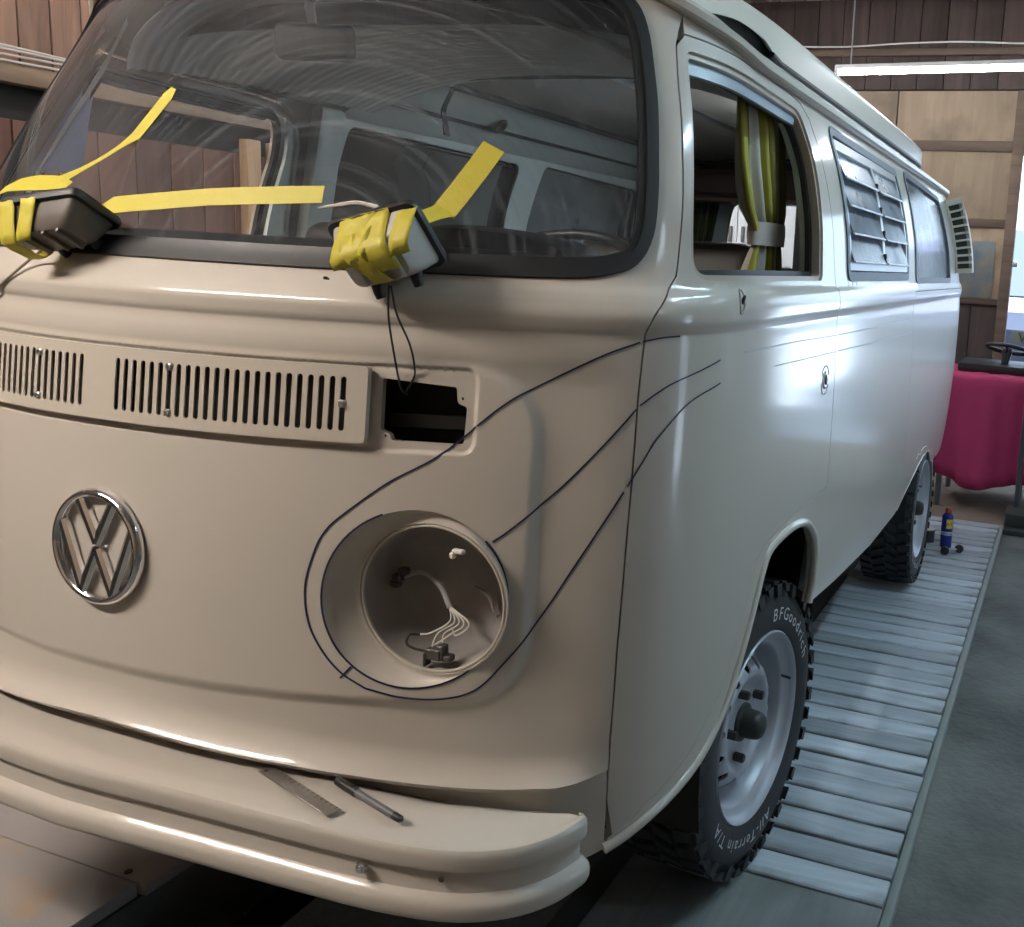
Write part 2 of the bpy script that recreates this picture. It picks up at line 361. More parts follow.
def panel(name, outer, holes, material, parent, off=0., thick=.02, res=(.03, .03), edge=.015, sg=1, extra=(), drop=None, belt=True, flat=False, surf=None, flip=False):
    """a sheet cut from the shell: outline and holes in (s, z); edges folded inwards by `thick`"""
    F0, N0 = (shell, shell_n) if surf is None else surf
    loops = [densify(l, edge) for l in [outer]+list(holes)]
    pts = []; edges = []
    for l in loops:
        k0 = len(pts); pts += [tuple(p) for p in l]; edges += [(k0+i, k0+(i+1) % len(l)) for i in range(len(l))]
    O = loops[0]; lo, hi = O.min(0), O.max(0)
    ss = np.arange(lo[0]+res[0]*.5, hi[0], res[0]); zz = list(np.arange(lo[1]+res[1]*.5, hi[1], res[1]))
    if belt: zz = sorted([z for z in zz if not 1.19 < z < 1.305]+[z for z in ZR_BELT if lo[1] < z < hi[1]])
    G = np.array([(s, z) for z in zz for s in ss]) if len(zz) else np.zeros((0, 2))
    if drop is not None and len(G): G = G[~drop(G[:, 0], G[:, 1])]
    if len(extra): G = np.concatenate([G, np.array([tuple(e) for e in extra])])
    if len(G):
        m = pip(G, loops[0])
        for h in loops[1:]: m &= ~pip(G, h)
        G = G[m]; B = np.concatenate(loops)
        keep = np.ones(len(G), bool)
        for k in range(0, len(G), 2000):
            d = np.min(np.hypot(G[k:k+2000, None, 0]-B[None, :, 0], G[k:k+2000, None, 1]-B[None, :, 1]), axis=1); keep[k:k+2000] = d > edge*.45
        G = G[keep]; pts += [tuple(g) for g in G]
    res_ = delaunay_2d_cdt([Vector((float(p[0]), float(p[1]))) for p in pts], edges, [], 0, 1e-6)
    V2 = np.array([tuple(v) for v in res_[0]]); T = np.array([tuple(f) for f in res_[2] if len(f) == 3])
    C = V2[T].mean(1); m = pip(C, loops[0])
    for h in loops[1:]: m &= ~pip(C, h)
    T = T[m]
    a = V2[T]; ar = (a[:, 1, 0]-a[:, 0, 0])*(a[:, 2, 1]-a[:, 0, 1])-(a[:, 2, 0]-a[:, 0, 0])*(a[:, 1, 1]-a[:, 0, 1])
    T[ar < 0] = T[ar < 0][:, ::-1]; T = T[np.abs(ar) > 1e-12]
    P3 = F0(V2[:, 0], V2[:, 1]); N3 = N0(V2[:, 0], V2[:, 1]); P3 = P3+N3*off
    ec = {}
    for t in T:
        for i in range(3):
            e = (int(t[i]), int(t[(i+1) % 3])); k = (min(e), max(e)); ec.setdefault(k, []).append(e)
    bnd = [v[0] for v in ec.values() if len(v) == 1]
    verts = list(P3); faces = [tuple(map(int, t)) for t in T]; nv = len(verts); vn = [tuple(n) for n in N3]
    nface = len(faces)
    if thick:
        idx = {}
        for e in bnd:
            for v in e:
                if v not in idx: idx[v] = nv+2*len(idx)
        add = [None]*(2*len(idx))
        for v, k in idx.items(): add[k-nv] = P3[v]; add[k-nv+1] = P3[v]-N3[v]*thick
        verts += add
        for a_, b_ in bnd: faces.append((idx[b_], idx[a_], idx[a_]+1, idx[b_]+1))
    verts = np.array(verts); N3 = N3.copy()
    if sg < 0: verts = verts*np.array([-1, 1, 1]); N3 = N3*np.array([-1, 1, 1]); faces = [f[::-1] for f in faces]
    if flip: faces = [f[::-1] for f in faces]; N3 = -N3
    used = sorted({v for f in faces for v in f}); rm = {v: i for i, v in enumerate(used)}
    me = bpy.data.meshes.new(name); me.from_pydata([tuple(map(float, verts[v])) for v in used], [], [tuple(rm[v] for v in f) for f in faces]); me.update()
    me.polygons.foreach_set('use_smooth', [i < nface for i in range(len(me.polygons))])
    ln = []
    for p, f in zip(me.polygons, faces):
        for v in f:
            ln.append(tuple(N3[v]) if p.index < nface else tuple(p.normal))
    me.normals_split_custom_set([tuple(map(float, n)) for n in ln])
    return new_obj(name, me, parent, material)
def contour_rbox(cz, hs, hz, r, ds, step=.012):
    """points lying along offset contours of a rounded box, to carry the relief"""
    out = []
    for d in ds:
        rr = max(r+d, .004); P = rounded([(-hs-d, cz-hz-d), (hs+d, cz-hz-d), (hs+d, cz+hz+d), (-hs-d, cz+hz+d)], rr*1.0, 8); out += [tuple(p) for p in densify(P, step)]
    return out
def line_on(name, pts, w, parent, material=INK, off=.0010, n=18, sg=1, f=None):
    """a drawn line on the paint"""
    Q = np.array(spline([(p[0], p[1], 0) for p in pts], n)); Td = shell_n(Q[:, 0], Q[:, 1]); P = shell(Q[:, 0], Q[:, 1])+Td*off*.2
    t = np.gradient(P, axis=0); Wd = np.cross(Td, t); Wd /= np.maximum(np.linalg.norm(Wd, axis=1, keepdims=True), 1e-9)
    return ribbon(name, P, Wd, Td, w, off, material, parent)
# ------------------------------------------------------------------ the van
VAN = tag(empty('camper_van', (0, 1.0, 0)), 'cream vintage camper van with empty headlight sockets, standing on the slatted deck', 'van')
# all van parts are modelled in world coordinates; the root sits under the front axle
VAN.location = (0, 0, LIFT)

SEAM = [(.8508, .373), (.842, .4595), (.8349, .5675), (.8323, .7204), (.8338, .8667), (.8357, .9926), (.8355, 1.1159), (.8399, 1.2147), (.8528, 1.2506), (.8784, 1.2944)]
PILLAR = [(.8837, 1.304), (.8785, 1.4025), (.871, 1.5093), (.866, 1.6131), (.8650, 1.6941), (.872, 1.722), (.884, 1.7555)]
GUT_Z = pchip([0, .45, .75, .95, 1.3, 4.4, 5.3], [1.835, 1.828, 1.792, 1.742, 1.714, 1.712, 1.712])
S_REAR = SMAX
WS_OUT_H = [(0, 1.288), (.18, 1.288), (.33, 1.288), (.536, 1.290), (.70, 1.293), (.765, 1.300), (.812, 1.320), (.830, 1.365), (.829, 1.43), (.8247, 1.505), (.819, 1.624), (.806, 1.715), (.777, 1.765), (.71, 1.790), (.50, 1.803), (.25, 1.809), (0, 1.811)]
def sym(h): return [tuple(p) for p in h]+[(-p[0], p[1]) for p in h[::-1] if p[0] > 1e-6]
WS_OUT = sym([tuple(p[:2]) for p in spline([(a, b, 0) for a, b in WS_OUT_H], 4)])
WS_IN = inset(WS_OUT, .020)
WS_GL = inset(WS_OUT, .014)

# ---- nose panel
HL_C = np.array([.525, .122, .805]); HL_TILT = .16; HL_R = .1165
HLS, HLZ, HLA, HLB = .521, .8075, .137, .1375
hl_loop = [(HLS+HLA*math.cos(t), HLZ+HLB*math.sin(t)) for t in np.linspace(0, 2*math.pi, 72, endpoint=False)]
hl_loop_m = [(-p[0], p[1]) for p in hl_loop][::-1]
IND = [(.4575, 1.1368), (.5657, 1.1285), (.5680, 1.1044), (.5822, 1.1000), (.5805, 1.0435), (.4756, 1.0457), (.472, 1.0568), (.4580, 1.0600)]
IND = rounded(IND, [.004, .004, .006, .004, .006, .004, .006, .004], 3); IND_M = [(-p[0], p[1]) for p in IND][::-1]
GR_HOLE = rounded([(-.432, 1.048), (.432, 1.048), (.432, 1.145), (-.432, 1.145)], .006, 3)
bot = [(s, float(LIP(abs(s)))) for s in np.linspace(-.838, .838, 60)]
g = .0016
right_edge = [(p[0]-g, p[1]) for p in SEAM+PILLAR if p[1] > .52]
top = [(s, float(GUT_Z(abs(s)))) for s in np.linspace(.880, -.880, 40)]
front_outer = bot+right_edge+top+[(-p[0], p[1]) for p in right_edge[::-1]]
ex = contour_rbox(NOSE[0], NOSE[1], NOSE[2], NOSE[3], [-.006, -.001, .004, .009, .014, .020], .012)+contour_rbox(*RECESS, [-.0052, -.0032, -.0014, .0, .0014, .0032, .0056], .007)
ex = [e for e in ex if e[1] < 1.19]
ex += [(s, float(LIP(abs(s)))+d) for s in np.linspace(-.83, .83, 120) for d in (.006, .013, .022, .033, .045)]
def drop_front(s, z):
    return (np.abs(sd_rbox(s, z, *NOSE)-.007) < .018) & (z < 1.19) | (np.abs(sd_rbox(s, z, *RECESS)) < .011) | (z < LIP(np.abs(s))+.05)
FRONT = panel('nose_panel', front_outer, [WS_OUT, hl_loop, hl_loop_m, IND, IND_M, GR_HOLE], PAINT, VAN, thick=.014, res=(.018, .018), edge=.011, extra=ex, drop=drop_front)
tag(FRONT, 'pressed cream nose panel with blue guide lines drawn on it')
# ---- inner skin of the nose (cab side)
inner_front = panel('cab_inner_panel', [(-.84, .56), (.84, .56), (.862, 1.28), (.866, 1.40), (.855, 1.69), (.80, 1.79), (-.80, 1.79), (-.855, 1.69), (-.866, 1.40), (-.862, 1.28)], [inset(WS_OUT, .006), inset(hl_loop, -.03), inset(hl_loop_m, -.03), inset(IND, -.012), inset(IND_M, -.012), inset(GR_HOLE, -.012)], TRIMG, VAN, off=-.05, thick=0, res=(.05, .05), edge=.03, belt=False, flip=True, surf=(base, frame_at))

# ---- apron behind the bumper, below the lip
def apron_s(s, z): s = np.asarray(s, float); return base(s, z)-frame_at(s, z)*(.001+.021*(1-sstep(.56, .80, np.abs(s))))[..., None]
def apron_n(s, z): return frame_at(s, z, apron_s)
apr = [(s, .345+.018*max(0, (abs(s)-.78)/.07)) for s in np.linspace(-.853, .853, 40)]+[(.8425, .4595), (.8355, .520)]+[(s, float(LIP(abs(s)))+.006) for s in np.linspace(.82, -.82, 44)]+[(-.8355, .520), (-.8425, .4595)]
panel('front_apron', apr, [], PAINT, VAN, thick=.016, res=(.03, .03), edge=.02, belt=False, surf=(apron_s, apron_n))

# ---- windshield
WSEAL = panel('windshield_seal', WS_OUT, [WS_IN], RUBBER, VAN, off=.005, thick=.022, res=(.02, .02), edge=.012, belt=False)
panel('windshield_seal_lip', WS_IN, [inset(WS_OUT, .032)], RUBBER, WSEAL, off=.001, thick=.018, res=(.02, .02), edge=.012, belt=False)
WSG = panel('windshield', WS_GL, [], GLASS_W, VAN, off=-.005, thick=0, res=(.03, .03), edge=.02, belt=False, surf=(base, frame_at))
tag(WSG, 'wide curved windshield pane')

# ---- headlight sockets: the bowl from the panel cut to the recessed ring, then the bucket
def headlight(sg):
    ux = np.array([math.cos(HL_TILT), math.sin(HL_TILT), 0]); uz = np.array([0, 0, 1.]); nb = np.array([-math.sin(HL_TILT), math.cos(HL_TILT), 0])  # into the car
    n = 72; A = []; fl = np.array([1 if sg > 0 else -1, 1, 1])
    rings = []
    o_pts = [on(HLS+HLA*math.cos(t), HLZ+HLB*math.sin(t)) for t in np.linspace(0, 2*math.pi, n, endpoint=False)]
    o_n = [nrm(HLS+HLA*math.cos(t), HLZ+HLB*math.sin(t)) for t in np.linspace(0, 2*math.pi, n, endpoint=False)]
    def ring(r, d): return [HL_C+r*math.cos(t)*ux+r*math.sin(t)*uz+nb*d for t in np.linspace(0, 2*math.pi, n, endpoint=False)]
    R1 = ring(HL_R+.005, -.002)
    bl = []
    for k, (f, sink) in enumerate(((0, 0), (.06, .0025), (.16, .006), (.35, .007), (.6, .005), (.82, .003), (1, 0))):
        bl.append([o_pts[i]*(1-f)+R1[i]*f-o_n[i]*sink for i in range(n)])
    rings = bl+[ring(HL_R+.002, -.003), ring(HL_R, 0), ring(HL_R-.001, .006)]
    V = [p*fl for r in rings for p in r]; Fc = []
    for a in range(len(rings)-1):
        for i in range(n): Fc.append((a*n+i, a*n+(i+1) % n, (a+1)*n+(i+1) % n, (a+1)*n+i))
    me = mesh_from(V, Fc); bm = bmesh.new(); bm.from_mesh(me); me2 = bm_mesh(bm, 60)
    o = new_obj('headlight_surround', me2, VAN, PAINT); tag(o, 'dished cream ring around an empty headlight socket')
    # bucket
    prof = [(HL_R-.001, .006), (HL_R-.004, .03), (HL_R-.010, .07), (HL_R-.03, .105), (HL_R-.07, .122), (.0, .126)]
    rings = [ring(max(r, .0005), d) for r, d in prof]; V = [p*fl for r in rings for p in r]; Fc = []
    for a in range(len(rings)-1):
        for i in range(n): Fc.append((a*n+i, a*n+(i+1) % n, (a+1)*n+(i+1) % n, (a+1)*n+i))
    bm = bmesh.new(); me = mesh_from(V, Fc); bm.from_mesh(me); b = new_obj('headlight_bucket', bm_mesh(bm, 60), VAN, mat('bucket_primer', (.30, .28, .265), .55, var=.25, vscale=14))
    # bright seam of the ring, wires and plug
    tube('socket_rim', [p*fl for p in ring(HL_R-.002, -.001)], .0022, PAINT2, b, 6, True)
    def at(x, z, d): return (HL_C+x*ux+z*uz+nb*d)*fl
    tube('cable_sheath', spline([at(-.098, .0, .06), at(-.06, .012, .075), at(-.02, .0, .06), at(.005, -.028, .045)], 8), .0048, mat('cable_sheath_grey', (.42, .40, .38), .5), b, 8)
    wm = mat('wire_white', (.62, .60, .55), .5); wd_ = mat('wire_dark', (.03, .03, .03), .5)
    for k, (e, mt) in enumerate((((-.032, -.068, .02), wm), ((-.008, -.085, .01), wm), ((.010, -.082, .012), wm), ((-.02, -.09, .012), wm), ((.016, -.055, .03), wm))):
        tube('wire', spline([at(.004, -.027, .046), at(.012+.008*k, -.045, .03), at(-.012+.01*k, -.062, .02), at(*e)], 8), .0013, mt, b, 6)
    tube('wire', spline([at(-.032, -.068, .02), at(-.044, -.066, .01), at(-.046, -.078, .005), at(-.034, -.084, .004), at(-.012, -.088, .006)], 8), .0022, wd_, b, 6)
    bm = bmesh.new()
    for cx_, cz_, sx_, sz_ in ((.0, -.090, .026, .018), (.012, -.086, .012, .024), (-.014, -.100, .006, .022), (.022, -.094, .014, .010)):
        p = at(cx_, cz_, .008); box_bm(bm, p, (sx_, .016, sz_), .002, 1)
    new_obj('lamp_plug', bm_mesh(bm, 30), b, mat('plug_dirty_black', (.06, .055, .05), .6, var=.4, vscale=90))
    bm = bmesh.new(); p = at(.035, .075, .012); box_bm(bm, p, (.020, .010, .007), .002, 1); box_bm(bm, at(.028, .070, .008), (.008, .01, .010), .002, 1); new_obj('adjuster_clip', bm_mesh(bm, 30), b, mat('white_nylon', (.75, .73, .68), .4))
    bm = bmesh.new(); 
    for q in ((-.088, .006), (-.078, .018), (-.092, -.004)): box_bm(bm, at(q[0], q[1], .055), (.018, .014, .012), .003, 1)
    new_obj('grommet', bm_mesh(bm, 30), b, mat('grommet_dark', (.07, .06, .055), .7))
    tube('bracket_wire', spline([at(.02, -.012, .100), at(.045, -.022, .096), at(.058, -.045, .090), at(.066, -.05, .085)], 6), .004, mat('bracket_grey', (.22, .20, .19), .6), b, 6)  # bent wire in one even grey
for sg in (1, -1): headlight(sg)

# ---- flasher openings: a box behind each, two screw tabs
for sg in (1, -1):
    Pk = [on(s, z, -.006)*np.array([sg, 1, 1]) for s, z in inset(IND, -.010)]
    nb = -nrm(.52, 1.09)*np.array([sg, 1, 1]); n = len(Pk); V = Pk+[p+nb*.07 for p in Pk]; Fc = [(i, (i+1) % n, n+(i+1) % n, n+i) for i in range(n)]+[tuple(range(n, 2*n))]
    o = new_obj('flasher_box', mesh_from(V, Fc, False), VAN, mat('flasher_box_black', (.008, .008, .009), .7)); tag(o, 'empty black flasher opening')
    bm = bmesh.new(); box_bm(bm, (0, 0, 0), (.125, .004, .022), .001, 1); sp = new_obj('inner_strip', bm_mesh(bm), o, mat('strip_dark_grey', (.016, .016, .018), .6))
    sp.location = tuple(on(.520, 1.073, -.045)*np.array([sg, 1, 1])); sp.rotation_euler = (0, 0, sg*.37)
    for (s, z) in ((.5745, 1.112), (.4655, 1.0525)):
        p = on(s, z, -.001)*np.array([sg, 1, 1]); V, Fc = lathe_data([(0, .0012), (.0022, .0012), (.0026, 0)], 10, 'Y'); me = mesh_from([np.array(v)*np.array([1, -1, 1]) for v in V], Fc); q = new_obj('screw_hole', me, o, BLACK); q.location = tuple(p)

# ---- grille plate with slots
def slot_loop(c, z0, z1, w=.0085, waist=False):
    a = [(c+w/2*math.cos(t), z1-w/2+w/2*math.sin(t)) for t in np.linspace(0, math.pi, 6)]; b = [(c+w/2*math.cos(t), z0+w/2+w/2*math.sin(t)) for t in np.linspace(math.pi, 2*math.pi, 6)]
    return a+b
GZ0, GZ1 = 1.041, 1.1525
slots = []; sx = [.0375+i*.0161 for i in range(24)]
for sg in (1, -1):
    for i, c in enumerate(sx): slots.append(slot_loop(c*sg, 1.0575, 1.1365))
def gsurf(s, z): return base(s, z)
GO = rounded([(-.4425, GZ0), (.4425, GZ0), (.4425, GZ1), (-.4425, GZ1)], .007, 5)
grille = panel('air_grille', GO, slots, PAINT2, VAN, off=.012, thick=.0025, res=(.012, .015), edge=.006, belt=False, surf=(base, frame_at))
tag(grille, 'cream fresh-air grille plate with two rows of upright slots')
panel('grille_rim', GO, [inset(GO, .003)], PAINT2, grille, off=.0118, thick=.014, res=(.05, .03), edge=.008, belt=False, surf=(base, frame_at))
panel('grille_backing', inset(GO, .004), [], BLACK, grille, off=-.02, thick=.0, res=(.06, .03), edge=.03, belt=False, surf=(base, frame_at))
for (k, zs) in ((6, (1.131, 1.063)), (23, (1.097,))):
    for sg in (1, -1):
        for z in zs:
            s = sx[k]*sg; p = base(np.array([s]), np.array([z]))[0]+frame_at(np.array([s]), np.array([z]))[0]*.012
            bm = bmesh.new(); box_bm(bm, (0, 0, 0), (.013, .004, .012), .002, 1); r = bmesh.ops.create_cone(bm, segments=10, radius1=.0042, radius2=.0034, depth=.004, cap_ends=True); bmesh.ops.rotate(bm, verts=r['verts'], matrix=Matrix.Rotation(math.pi/2, 3, 'X')); bmesh.ops.translate(bm, verts=r['verts'], vec=(0, -.003, 0))
            o = new_obj('grille_screw', bm_mesh(bm, 40), grille, STEEL); o.location = tuple(p); nn = frame_at(np.array([s]), np.array([z]))[0]; o.rotation_euler = (0, 0, math.atan2(nn[0], -nn[1]))
# ---- emblem: ring with the two stacked letters
def emblem():
    c = on(-.002, .840, .002); n = nrm(0, .840); t = np.array([1., 0, 0]); b = np.array([0, n[2], -n[1]]); b /= np.linalg.norm(b)
    fr = Matrix(((t[0], b[0], n[0], c[0]), (t[1], b[1], n[1], c[1]), (t[2], b[2], n[2], c[2]), (0, 0, 0, 1)))
    R = .0925; prof = []
    V, Fc = lathe_data([(R-.014, .002), (R-.013, .009), (R-.009, .013), (R-.004, .012), (R, .006), (R, .0)], 72, 'Z')
    bm = bmesh.new(); me = mesh_from(V, Fc); bm.from_mesh(me); bmesh.ops.transform(bm, matrix=fr, verts=bm.verts); E = new_obj('emblem', bm_mesh(bm, 60), VAN, CHROME)
    tag(E, 'round chrome badge with two interlocked letters')
    def bar(p, q, w, name):
        p = np.array(p); q = np.array(q); d = (q-p)/np.linalg.norm(q-p); m = np.array([-d[1], d[0]])
        bm = bmesh.new(); vs = []
        for e in (p, q):
            for (o_, h) in ((-w/2, 0), (-w/2, .007), (-w*.18, .010), (w*.18, .010), (w/2, .007), (w/2, 0)): v = e+m*o_; vs.append(bm.verts.new((v[0], v[1], h)))
        for i in range(5): bm.faces.new((vs[i], vs[i+1], vs[6+i+1], vs[6+i]))
        bm.faces.new(vs[:6][::-1]); bm.faces.new(vs[6:]); bmesh.ops.transform(bm, matrix=fr, verts=bm.verts); return new_obj(name, bm_mesh(bm, 25), E, CHROME)
    k = R-.011; w = .019
    def cp(a, r=None): r = r or k; return (r*math.sin(math.radians(a)), r*math.cos(math.radians(a)))
    bar(cp(-26), (0, .006), w, 'letter_bar'); bar(cp(26), (0, .006), w, 'letter_bar')
    lo = -.073
    bar(cp(-66), (-.032, lo), w, 'letter_bar'); bar((-.032, lo), (0, -.004), w, 'letter_bar'); bar((0, -.004), (.032, lo), w, 'letter_bar'); bar((.032, lo), cp(66), w, 'letter_bar')
emblem()
# ---- guide lines drawn by hand
UPPER = [(.3716, .8764), (.385, .904), (.4076, .9288), (.4761, .9836), (.5491, 1.0285), (.6305, 1.1009), (.6792, 1.132), (.7718, 1.1805), (.8322, 1.2035)]
line_on('guide_line', [(.4531, .6664), (.4146, .6901), (.384, .7250), (.3634, .7679), (.3580, .8218)]+UPPER, .0026, FRONT)
line_on('guide_line', [(.4531, .6664), (.5063, .6544), (.5664, .6527), (.618, .6676), (.6603, .7124), (.7085, .7785), (.7628, .8715), (.8235, .9746)], .0026, FRONT)
line_on('guide_line', [(HLS+(HLA+.001)*math.cos(t), HLZ+(HLB+.001)*math.sin(t)) for t in np.linspace(math.pi*.62, math.pi*1.88, 24)], .0028, FRONT, n=2)
line_on('guide_line', [(HLS+(HLA+.001)*math.cos(t), HLZ+(HLB+.001)*math.sin(t)) for t in np.linspace(-.25, .75, 10)], .0028, FRONT, n=2)
line_on('guide_line', [(.632, .900), (.6565, .9188), (.7261, .9802), (.7816, 1.0406), (.8335, 1.1015)], .0026, FRONT)
line_on('guide_line', [(.4146, .6801), (.431, .6995)], .0026, FRONT)
# screw hole under the windshield
p = on(.358, 1.2745, 0); V, Fc = lathe_data([(0, .001), (.004, .001), (.005, 0)], 12, 'Y'); o = new_obj('drain_hole', mesh_from([np.array(v)*np.array([1, -1, 1]) for v in V], Fc), FRONT, BLACK); o.location = tuple(p); o.rotation_euler = (.6, 0, .2)
# ---- doors and side walls
ARCH = [(.8526, .363), (.9466, .3905), (1.085, .418), (1.160, .458), (1.2195, .5278), (1.2961, .6662), (1.326, .722), (1.37, .752), (1.5059, .7565), (1.62, .742), (1.70, .708), (1.7621, .6507), (1.7961, .5483), (1.792, .487)]
DBOT = [(.8649, .3874), (.9383, .4236), (1.0486, .4626), (1.1693, .5501), (1.2428, .6846), (1.2806, .7544), (1.325, .7727), (1.4947, .7889), (1.812, .786)]
D_R = 1.800
def door_loop(gap):
    fr = [(p[0]+gap, p[1]) for p in SEAM if p[1] > .40]+[(p[0]+gap, p[1]) for p in PILLAR[:-2]]
    bt = [(p[0], p[1]+gap) for p in DBOT]
    tp = [(.885, 1.716), (1.2, 1.708), (1.55, 1.703)]
    rr = [(1.66, 1.694), (1.725, 1.668), (1.760, 1.61), (1.779-gap, 1.50), (1.786-gap, 1.36), (1.796-gap, 1.278), (1.80-gap, 1.22), (1.80-gap, 1.15), (1.81-gap, .97), (1.82-gap, .81)]
    return bt+rr[::-1]+tp[::-1]+fr[::-1]
WIN_D = rounded([(.915, 1.300), (1.668, 1.300), (1.690, 1.575), (1.645, 1.676), (.885, 1.690), (.893, 1.42)], [.045, .022, .09, .06, .02, .05], 8)
WIN_2 = rounded([(1.935, 1.306), (2.87, 1.307), (2.89, 1.664), (1.936, 1.677)], .030, 6)
WIN_3 = rounded([(3.045, 1.297), (4.055, 1.297), (3.99, 1.656), (3.08, 1.680)], [.03, .03, .06, .03], 6)
SEAM2 = [(2.97, 1.262), (2.97, 1.16), (3.04, .85), (3.10, .57), (3.11, .40)]
SILL = [(1.792, .487), (2.10, .451), (2.646, .405), (3.028, .400)]
RARCH = [(3.2687, .4363), (3.38, .468), (3.4935, .497), (3.65, .528), (3.83, .530), (3.953, .490), (4.03, .45), (4.10, .43)]
S_BACK = float(s_of_y(4.15))
SIDE_IN = (base, frame_at)
INNER_H = {}
for sg in (1, -1):
    D = panel('cab_door', door_loop(.0016), [WIN_D], PAINT, VAN, thick=.022, res=(.03, .03), edge=.014, sg=sg)
    tag(D, 'cream cab door with open window' if sg > 0 else 'far cab door on the passenger side')
    # fold of the window opening
    panel('window_channel', inset(WIN_D, -.004), [inset(WIN_D, .010)], mat('channel_tan', (.42, .36, .29), .4), D, off=-.006, thick=.018, res=(.02, .02), edge=.014, sg=sg, belt=False)
    panel('inner_channel_rubber', inset(WIN_D, .004), [inset(WIN_D, .022)], RUBBER, D, off=-.026, thick=.012, res=(.02, .02), edge=.014, sg=sg, belt=False)
    panel('door_inner_panel', inset(door_loop(.0), .03), [inset(WIN_D, -.004)], TRIMG, D, off=-.045, thick=.012, res=(.05, .05), edge=.03, sg=sg, flip=True, belt=False)
    # side wall with the sill strip that runs under the door around the wheel arch
    strip = [(p[0], p[1]) for p in DBOT]
    rr = [(1.822, .81), (1.812, .97), (1.802, 1.15), (1.802, 1.22), (1.798, 1.278), (1.788, 1.36), (1.781, 1.50), (1.763, 1.612), (1.728, 1.671), (1.663, 1.698), (1.55, 1.707), (1.2, 1.711), (.884, 1.720)]
    topl = [(s, float(GUT_Z(s))) for s in np.linspace(.884, S_BACK, 40)]
    fore = [(.8575, .384)]+strip+rr+topl
    P1 = fore+[(S_BACK, 1.262), (2.97, 1.262)]+SEAM2[1:]+[(3.09, .400)]+SILL[::-1][1:]+ARCH[::-1][1:]
    Wp = panel('side_panel', P1, [WIN_2, WIN_3], PAINT, VAN, thick=.02, res=(.05, .03), edge=.016, sg=sg)
    tag(Wp, 'cream side wall with the wheel arch lip' if sg > 0 else 'far side wall')
    g2 = .002
    P2 = [(p[0]+g2, p[1]) for p in SEAM2]+[(3.16, .405)]+RARCH+[(S_BACK, .42), (S_BACK, 1.260)]
    P2 = [(2.972, 1.2595)]+P2[1:]
    panel('rear_quarter_panel', P2, [], PAINT, VAN, thick=.02, res=(.05, .03), edge=.016, sg=sg)
    panel('side_inner_panel', [(1.84, .47), (S_BACK, .47), (S_BACK, 1.705), (1.84, 1.70)], [inset(WIN_2, -.006), inset(WIN_3, -.006)], TRIMG, VAN, off=-.045, thick=.0, res=(.08, .06), edge=.04, sg=sg, flip=True, belt=False)
    # rolled lip round the front and rear wheel arches
    f = np.array([sg, 1, 1])
    lipc = spline([(a, b, 0) for a, b in ARCH], 4)
    tube('wheel_arch_lip', [on(q[0], q[1]+.003, -.002)*f for q in lipc], .011, PAINT, VAN, 8)
    tube('wheel_arch_lip', [on(q[0], q[1], -.004)*f for q in spline([(a, b, 0) for a, b in [(3.17, .405)]+RARCH], 4)], .006, PAINT, VAN, 8)
    # window rubbers
    panel('window_seal', inset(WIN_3, -.010), [inset(WIN_3, .012)], mat('seal_grey_rubber', (.10, .11, .13), .5), VAN, off=.004, thick=.02, res=(.03, .02), edge=.018, sg=sg, belt=False)
    panel('rear_side_window', inset(WIN_3, .006), [], thin_glass('grimy_glass', (.80, .83, .84), (.30, .33, .37), .40, rough=.15), VAN, off=-.006, thick=0, res=(.05, .05), edge=.03, sg=sg, belt=False)
    # marks on the paint: faint guide lines and the chalk loop by the rear arch
    if sg > 0:
        line_on('guide_line', [(.8365, 1.2045), (.87, 1.2105), (.904, 1.2130)], .0024, D)
        line_on('guide_line', [(.8390, 1.1070), (.87, 1.127), (.9104, 1.1442), (1.0149, 1.170)], .0022, D)
        line_on('guide_line', [(.8285, .9825), (.85, 1.018), (.8784, 1.060), (.9363, 1.1076), (1.0201, 1.1314)], .0022, D)
        FADE = mat('pale_pencil', (.30, .32, .34), .4)
        line_on('guide_line', [(1.1164, 1.1769), (1.4697, 1.1752), (1.79, 1.169)], .0016, D, FADE, n=4)
        line_on('guide_line', [(1.2964, 1.1373), (1.55, 1.133), (1.79, 1.1295)], .0016, D, FADE, n=4)
        line_on('guide_line', [(1.825, 1.1688), (2.4, 1.165), (2.96, 1.1617)], .0024, Wp, FADE, n=4)
        line_on('guide_line', [(1.825, 1.1291), (2.4, 1.121), (2.96, 1.1151)], .0024, Wp, FADE, n=4)
        ch = mat('chalk', (.85, .85, .82), .7)
        tube('chalk_mark', spline([on(s, z, .002) for s, z in ((3.44, .560), (3.50, .574), (3.54, .562), (3.60, .578), (3.70, .574), (3.76, .560))], 6), .0018, ch, Wp, 5)
# black rubber strip rounding the rear of the driver's window
q = [(1.655, 1.60), (1.690, 1.55), (1.690, 1.46), (1.682, 1.38), (1.670, 1.30)]
for sg in (1, -1):
    pass
